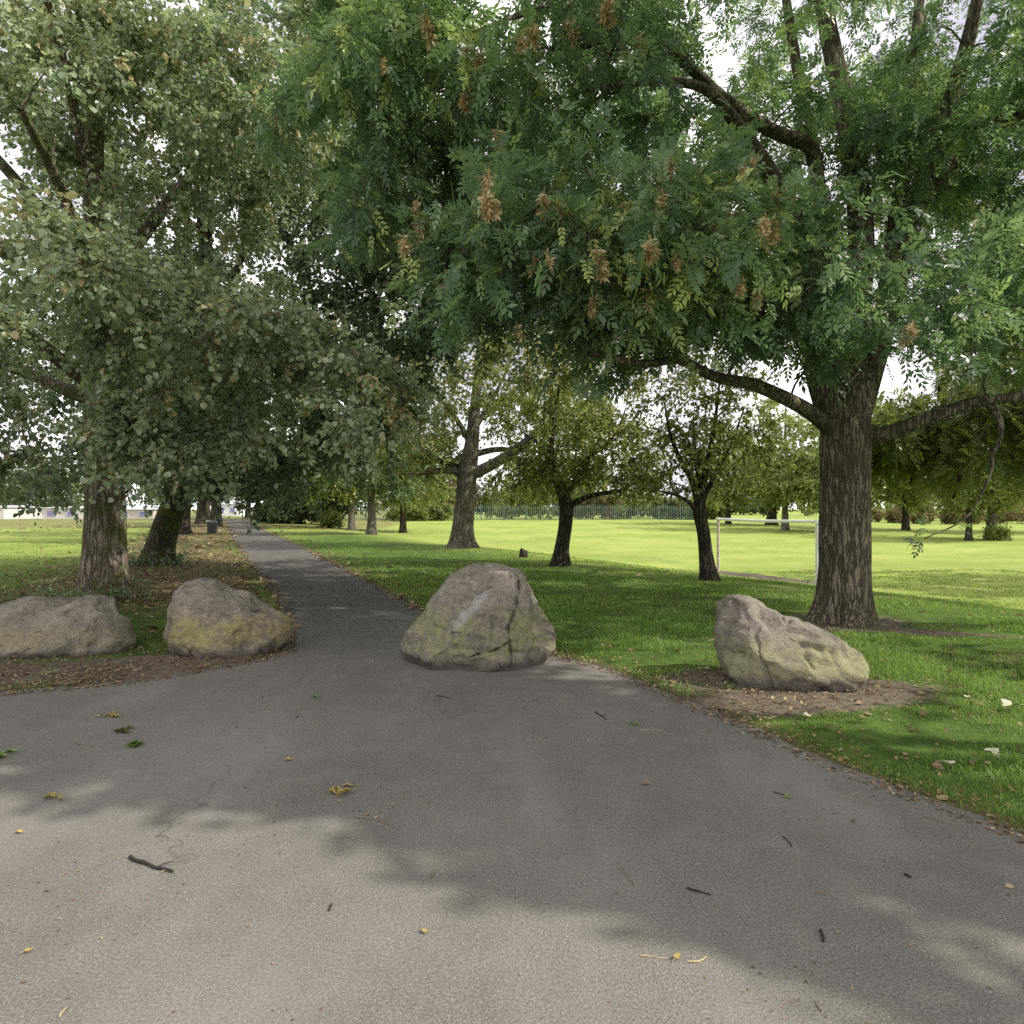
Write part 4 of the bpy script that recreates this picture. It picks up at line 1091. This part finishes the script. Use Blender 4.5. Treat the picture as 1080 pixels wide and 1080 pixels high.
LIT = leaf_mat('dead_leaf', [(0, (.08, .05, .03)), (.4, (.18, .12, .07)), (.7, (.32, .23, .13)), (.9, (.46, .37, .22)), (1, (.40, .40, .18))], .15, .7, .2, (.3, .22, .11))
a = Acc()
for n, x0, x1, y0, y1, sz, pf in [
    (50000, .4, 4.4, 3.0, 8.2, .022, lambda x, y, ad: (ad > -.12) * (.62 * np.exp(-np.maximum(ad, 0) / .12) + .28 * dirt_at(x, y))),
    (52000, -8, -2.2, 5.4, 8.8, .020, lambda x, y, ad: (ad > -.15) * np.clip((.5 * np.exp(-np.maximum(ad, 0) / .3) + .16 + .2 * dirt_at(x, y)) * (1 + 1.4 * fbm(np.column_stack([x * 2, y * 2, x * 0]), 3)), 0, 1)),
    (50000, -16, 3, 8, 24, .06, lambda x, y, ad: (ad > -.15) * np.clip(leafy_at(x, y, ad), 0, 1) * .8),
    (26000, -40, -4, 24, 62, .14, lambda x, y, ad: (ad > -.2) * np.clip(leafy_at(x, y, ad), 0, 1) * .45),
    (5200, 1, 9, 3.4, 13, .036, lambda x, y, ad: (ad > .05) * .45), (2500, -12, 12, 10, 24, .07, lambda x, y, ad: (ad > 0) * .3),
    (16000, -5, 3.2, 1.5, 10, .0095, lambda x, y, ad: (ad < -.05) * np.clip(-.05 + 1.3 * fbm(np.column_stack([x * 1.1, y * 1.1, x * 0]), 4), .05, .95)), (5000, -4.5, 3, 1.5, 8, .012, lambda x, y, ad: (ad < 0) * np.exp(ad / .35) * .6), (700, -4, -1, 9, 30, .05, lambda x, y, ad: (ad < 0) * .3)]:
    V, Fc, k = litter(n, x0, x1, y0, y1, sz, pf, rg)
    if len(V): a.add(V, Fc, np.tile(rg.beta(1.6, 1.6, len(Fc) // 2), 2))
tag(link('leaf_litter', a.mesh('leaf_litter'), LIT), 'brown fallen leaf litter along the path edges and under the limes', 'leaf litter', kind='stuff')

# --- single things lying on the asphalt and lawn
TW_D = plain_mat('dark_twig', (.035, .028, .022), .8, .4, 60); TW_B = plain_mat('brown_twig', (.20, .14, .08), .8, .4, 60); TW_S = plain_mat('straw', (.42, .34, .18), .8, .2, 60)
LV_G = plain_mat('fresh_leaf', (.16, .26, .05), .5, .3, 50); LV_Y = plain_mat('yellow_leaf', (.50, .36, .09), .6, .25, 50); LV_P = plain_mat('pale_leaf', (.50, .50, .36), .6, .2, 40); LV_B = plain_mat('brown_leaf', (.28, .16, .08), .7, .3, 50)
LV_O = plain_mat('ochre_leaf', (.34, .26, .08), .7, .35, 60); MOSS = plain_mat('moss', (.08, .15, .02), .9, .4, 60)
rt = np.random.default_rng(9)


def twig(label, p0, p1, r, mat, fork=True, cat='twig', name='fallen_twig'):
    r = r * .72
    a0, b0 = on_ground(*p0), on_ground(*p1); c = (a0 + b0) / 2; n = 7
    z = float(gz(*c)); t = np.linspace(0, 1, n)[:, None]
    L = np.linalg.norm(b0 - a0); pr2 = np.array([-(b0 - a0)[1], (b0 - a0)[0]]) / L
    q = a0 + (b0 - a0) * t + pr2 * (rt.normal(0, .05 * L) * np.sin(np.pi * t) + rt.normal(0, .012 * L, (n, 1)))
    P = np.column_stack([q - c, np.full(n, r * .9) + np.abs(rt.normal(0, r * .3, n))])
    a = Acc(); rr = r * np.linspace(1.1, .7, n) * rt.uniform(.85, 1.2, n)
    V, Q = tube(P, rr, 7); a.add(V, Q); a.add(V[:7], np.arange(7)[None, ::-1]); a.add(V[-7:], np.arange(7)[None, :])
    if fork:
        k = int(rt.integers(2, 5)); s = P[k]; e = s + np.array([*(pr2 * L * .2 * rt.choice([-1, 1]) + (b0 - a0) * .12), .008])
        a.add(*tube(np.array([s, (s + e) / 2 + [0, 0, .004], e]), [r * .5, r * .45, r * .3], 5))
    return tag(link(name, a.mesh('twig', True), mat, None, (*c, z)), label, cat)


def leaf_thing(label, pxy, size, mat, shape='oval', name='fallen_leaf', cat='leaf', lift=.0, count=1):
    c = on_ground(*pxy); z = float(gz(*c)) + lift; a = Acc()
    for k in range(count):
        rot = rt.uniform(0, 6.28); n = 18; th = np.linspace(0, 2 * np.pi, n, endpoint=False)
        if shape == 'maple': r = .55 + .45 * np.abs(np.cos(2.5 * (th - np.pi / 2))) ** 1.5; r *= np.where(np.sin(th) < -.8, .35, 1)
        elif shape == 'long': r = 1 / np.sqrt((np.cos(th) / .28) ** 2 + np.sin(th) ** 2)
        else: r = 1 / np.sqrt((np.cos(th) / .6) ** 2 + np.sin(th) ** 2)
        x = r * np.cos(th) * size / 2; y = r * np.sin(th) * size / 2
        o2 = rt.normal(0, size * .5, 2) * (count > 1)
        zz = .010 + .25 * np.abs(x) + .15 * size * np.sin(th * 2 + rot) * .6 + (rt.uniform(0, size * .25) if count > 1 else 0)
        cr, sr = math.cos(rot), math.sin(rot)
        V = np.column_stack([x * cr - y * sr + o2[0], x * sr + y * cr + o2[1], np.maximum(zz, .006)])
        V = np.vstack([V, [[o2[0], o2[1], .008]]])
        a.add(V, [[i, (i + 1) % n, n] for i in range(n)])
        st = np.array([[0, -size * .3, .010], [size * .03, -size * .7, .008], [0, -size * .95, .006]]); st2 = np.column_stack([st[:, 0] * cr - st[:, 1] * sr + o2[0], st[:, 0] * sr + st[:, 1] * cr + o2[1], st[:, 2]])
        a.add(*tube(st2, [.0016] * 3, 4))
    return tag(link(name, a.mesh('leaf', True), mat, None, (*c, z)), label, cat)


twig('thick dark broken stick lying in the sun at the lower left', (136, 906), (181, 922), .0095, TW_D, True, 'stick', 'fallen_stick')
twig('straight light brown twig at the edge of the shadow left of centre', (377, 864), (411, 873), .004, TW_B)
twig('small pale twig beside the moss patches on the left', (78, 784), (98, 788), .004, TW_B)
twig('dark twig in the shade right of centre, near the sunlit patch', (725, 939), (750, 946), .005, TW_D)
twig('short black twig standing out left of the sunlit strip on the right', (866, 984), (869, 996), .008, TW_D, False)
twig('dark curved twig in the shade below the two part green leaf', (827, 884), (836, 895), .004, TW_D)
twig('dark twig touching the two part green leaf', (816, 836), (829, 840), .004, TW_D, False)
twig('long pale straw pointing left near the bottom centre', (676, 1010), (704, 1014), .003, TW_S, False, 'straw', 'straw_stalk')
twig('short pale straw right of the long straw near the bottom', (727, 1017), (746, 1011), .004, TW_S, False, 'straw', 'straw_stalk')
twig('dark forked twig bits right of the central boulder', (628, 752), (640, 760), .006, TW_D)
twig('thin light stalk on the asphalt left of the tapering grass', (675, 770), (701, 771), .003, TW_S, False, 'straw', 'straw_stalk')
twig('curved thin straw right of the bottom centre', (653, 917), (670, 936), .0025, TW_B, False, 'straw', 'straw_stalk')
twig('small brown forked twig on sunlit asphalt, upper part near the shadow tip', (257, 892), (263, 883), .003, TW_B)
twig('little dark twig in full sun left of the bottom centre', (346, 963), (349, 955), .005, TW_D)
twig('upright brown forked twig in sun just below the shadow edge', (454, 928), (461, 918), .003, TW_B)
twig('dark twig in front of the central boulder', (460, 734), (476, 737), .005, TW_D)
twig('long thin twig lying on the asphalt beside the right grass edge', (974, 862), (1011, 873), .003, TW_B)
twig('small brown twig low on the right half', (862, 942), (875, 947), .003, TW_B)
twig('thin bent brown twig at the bottom right of centre', (861, 1058), (868, 1070), .003, TW_B)
twig('pale short straw in the sunlit bottom left corner', (60, 1076), (68, 1066), .004, TW_S, False, 'straw', 'straw_stalk')
twig('dark stub on the shaded asphalt at the far right', (955, 924), (962, 928), .007, TW_D, False)
leaf_thing('clump of yellow green leaves near the shadow edge, left of centre', (360, 838), .075, LV_O, 'long', 'leaf_clump', 'leaf clump', 0, 7)
leaf_thing('bright green moss tuft on the asphalt in the left shade', (141, 787), .045, MOSS, 'long', 'moss_tuft', 'moss', 0, 26)
leaf_thing('dull brown moss patch between the green tuft and the ochre clump', (128, 772), .05, plain_mat('dull_moss', (.13, .11, .045), .9, .4, 60), 'oval', 'moss_tuft', 'moss', 0, 10)
leaf_thing('ochre clump of dry leaves farthest back in the left shade', (116, 756), .07, LV_O, 'long', 'leaf_clump', 'leaf clump', 0, 9)
leaf_thing('green weed sprig at the very left edge of the asphalt', (3, 797), .08, LV_G, 'long', 'weed_sprig', 'weed', 0, 5)
leaf_thing('single yellow leaf on the shaded asphalt left of centre', (303, 803), .045, LV_Y)
leaf_thing('dry ochre leaf bundle at the left, on the edge of the sun', (48, 845), .06, LV_O, 'long', 'leaf_clump', 'leaf clump', 0, 4)
leaf_thing('two part bright green leaf in the shade at right', (832, 842), .05, LV_G, 'maple', 'fallen_leaf', 'leaf', 0, 1)
leaf_thing('brown curled leaf between the two straws near the bottom', (715, 1013), .035, LV_O)
leaf_thing('tiny green sprig on the asphalt right of the central boulder', (669, 764), .05, LV_G, 'long', 'weed_sprig', 'weed', 0, 3)
leaf_thing('green sprig on the path in front of the wedge shaped boulder', (331, 736), .05, LV_G, 'long', 'weed_sprig', 'weed', 0, 3)
leaf_thing('small dark brown leaf in the shade, middle of the asphalt', (681, 829), .04, LV_B)
leaf_thing('large pale maple leaf lying on the grass at the right edge', (1067, 751), .15, LV_P, 'maple', 'fallen_leaf', 'leaf', .045)
leaf_thing('flattened pale leaf on the grass below the large pale leaf', (1046, 802), .12, LV_P, 'maple', 'fallen_leaf', 'leaf', .04)
leaf_thing('pale curled leaf on the grass just below the right hand boulder', (854, 761), .09, LV_P, 'maple', 'fallen_leaf', 'leaf', .04)
leaf_thing('brown curled leaf at the grass edge beside the asphalt', (891, 808), .08, LV_B, 'maple', 'fallen_leaf', 'leaf', .02)
leaf_thing('grey green leaf on the grass near the right edge', (1002, 812), .07, LV_P, 'oval', 'fallen_leaf', 'leaf', .035)
leaf_thing('pale leaf on the lawn between the boulder and the large pale leaf', (1020, 740), .07, LV_P, 'oval', 'fallen_leaf', 'leaf', .035)
leaf_thing('pale leaf on the bare earth left of the right hand boulder', (744, 708), .08, LV_P, 'maple', 'fallen_leaf', 'leaf', .02)
leaf_thing('small ochre leaf at the lower left in full sun', (29, 1006), .03, LV_O)
leaf_thing('small straw coloured leaf in the sun right of the bottom centre', (448, 986), .03, LV_O)
leaf_thing('small yellow leaf at the sunny left edge', (18, 880), .035, LV_Y)
# fallen pinnate leaf by the left boulder
c = on_ground(47, 712); q = Acc(); rl = .22
for k in range(11):
    f = .25 + .07 * (k // 2) * 2; sg = (1 if k % 2 else -1) if k < 10 else 0
    s = np.array([[f * rl - .1, 0, .012]]); ax = np.array([[.6, sg * .9, .1]]) if sg else np.array([[1., 0, .1]])
    V, Fc, _ = leaf_quads(s, ax, np.array([[0, 0.05, 1.]]), np.array([.07]), np.array([.022]), 'lance', rt); q.add(V, Fc)
q.add(*tube(np.array([[-.12, 0, .008], [0, 0, .012], [.1, 0, .012]]), [.002] * 3, 4))
o = link('fallen_leaf', q.mesh('frond'), LV_G, None, (*c, .01)); o.rotation_euler = (0, 0, .5)
tag(o, 'green fern like ash leaf on the bare earth in front of the long low boulder', 'leaf')

# shoots at the foot of the two near limes, as parts of those trees
def shoots(root, c, n, r, h, seed, mat):
    rng = np.random.default_rng(seed); b = np.array(root.location)
    th = rng.uniform(0, 2 * np.pi, n); rr = r * rng.uniform(.5, 1.0, n)
    S = np.column_stack([c[0] + np.cos(th) * rr, c[1] + np.sin(th) * rr, np.full(n, b[2])]); D = norm(np.column_stack([np.cos(th) * .5, np.sin(th) * .5, np.ones(n)]) + rng.normal(0, .2, (n, 3)))
    L = h * rng.uniform(.4, 1.2, n)
    V, Fc, v = foliage(S, D, L, rng, 'round', 8, .06); a = Acc(); a.add(V, Fc, v * .6)
    V, Q = prisms(S, S + D * L[:, None], .003); a.add(V, Q, 0.0)
    link('basal_shoots', a.mesh('basal_shoots', False, b), mat, root)


shoots(limeA, (-7.1, 11.35), 60, .75, .4, 1, LIME); shoots(limeB, (-9.95, 18.3), 90, .9, .6, 2, LIME_D)

# ------------------------------------------------------------------ light, sky, camera
EL = math.radians(41); D = np.array([-.975, .22])          # horizontal direction the sunlight travels
D = D / np.linalg.norm(D)
sun = bpy.data.lights.new('sun', 'SUN'); sun.energy = 5.0; sun.angle = math.radians(.55); sun.color = (1, .95, .86)
so = bpy.data.objects.new('sun', sun); col.objects.link(so)
tv = Vector((D[0] * math.cos(EL), D[1] * math.cos(EL), -math.sin(EL)))
so.rotation_euler = tv.to_track_quat('-Z', 'Y').to_euler(); so.location = (20, -5, 30)
w = bpy.data.worlds.new('World'); scene.world = w; w.use_nodes = True
nt = w.node_tree; nt.nodes.clear(); g = N(nt)
sky = nt.nodes.new('ShaderNodeTexSky'); sky.sky_type = 'NISHITA'; sky.sun_disc = False
sky.sun_elevation = EL; sky.sun_rotation = math.atan2(-D[0], -D[1]); sky.air_density = 1.2; sky.dust_density = 3.0
b1 = nt.nodes.new('ShaderNodeBackground'); nt.links.new(sky.outputs[0], b1.inputs[0]); b1.inputs[1].default_value = .12
b2 = nt.nodes.new('ShaderNodeBackground'); b2.inputs[1].default_value = 2.0
tc = nt.nodes.new('ShaderNodeTexCoord')
cl = g.noise(tc.outputs['Generated'], 2.6, 5, .55)
cc = g.ramp(cl, [(.36, (.445, .42, .495)), (.58, (.90, .89, .90))]); nt.links.new(cc, b2.inputs[0])
mx = nt.nodes.new('ShaderNodeMixShader'); fac = g.rng(cl, .25, .6, .72, .96); nt.links.new(fac, mx.inputs[0])
nt.links.new(b1.outputs[0], mx.inputs[1]); nt.links.new(b2.outputs[0], mx.inputs[2])
wo = nt.nodes.new('ShaderNodeOutputWorld'); nt.links.new(mx.outputs[0], wo.inputs[0])

cam = bpy.data.cameras.new('camera'); cam.sensor_width = 36; cam.lens = 36 * F / 1080; cam.clip_end = 3000; cam.clip_start = .05
co = bpy.data.objects.new('camera', cam); col.objects.link(co); co.location = (0, 0, CH)
co.rotation_euler = (math.radians(90) - math.atan(4 / F), 0, 0)
scene.camera = co

scene.view_settings.view_transform = 'Standard'; scene.view_settings.look = 'None'; scene.view_settings.exposure = 0
scene.cycles.max_bounces = 4; scene.cycles.diffuse_bounces = 3; scene.cycles.glossy_bounces = 1; scene.cycles.transmission_bounces = 3
scene.cycles.use_denoising = False
scene.cycles.sample_clamp_indirect = 4
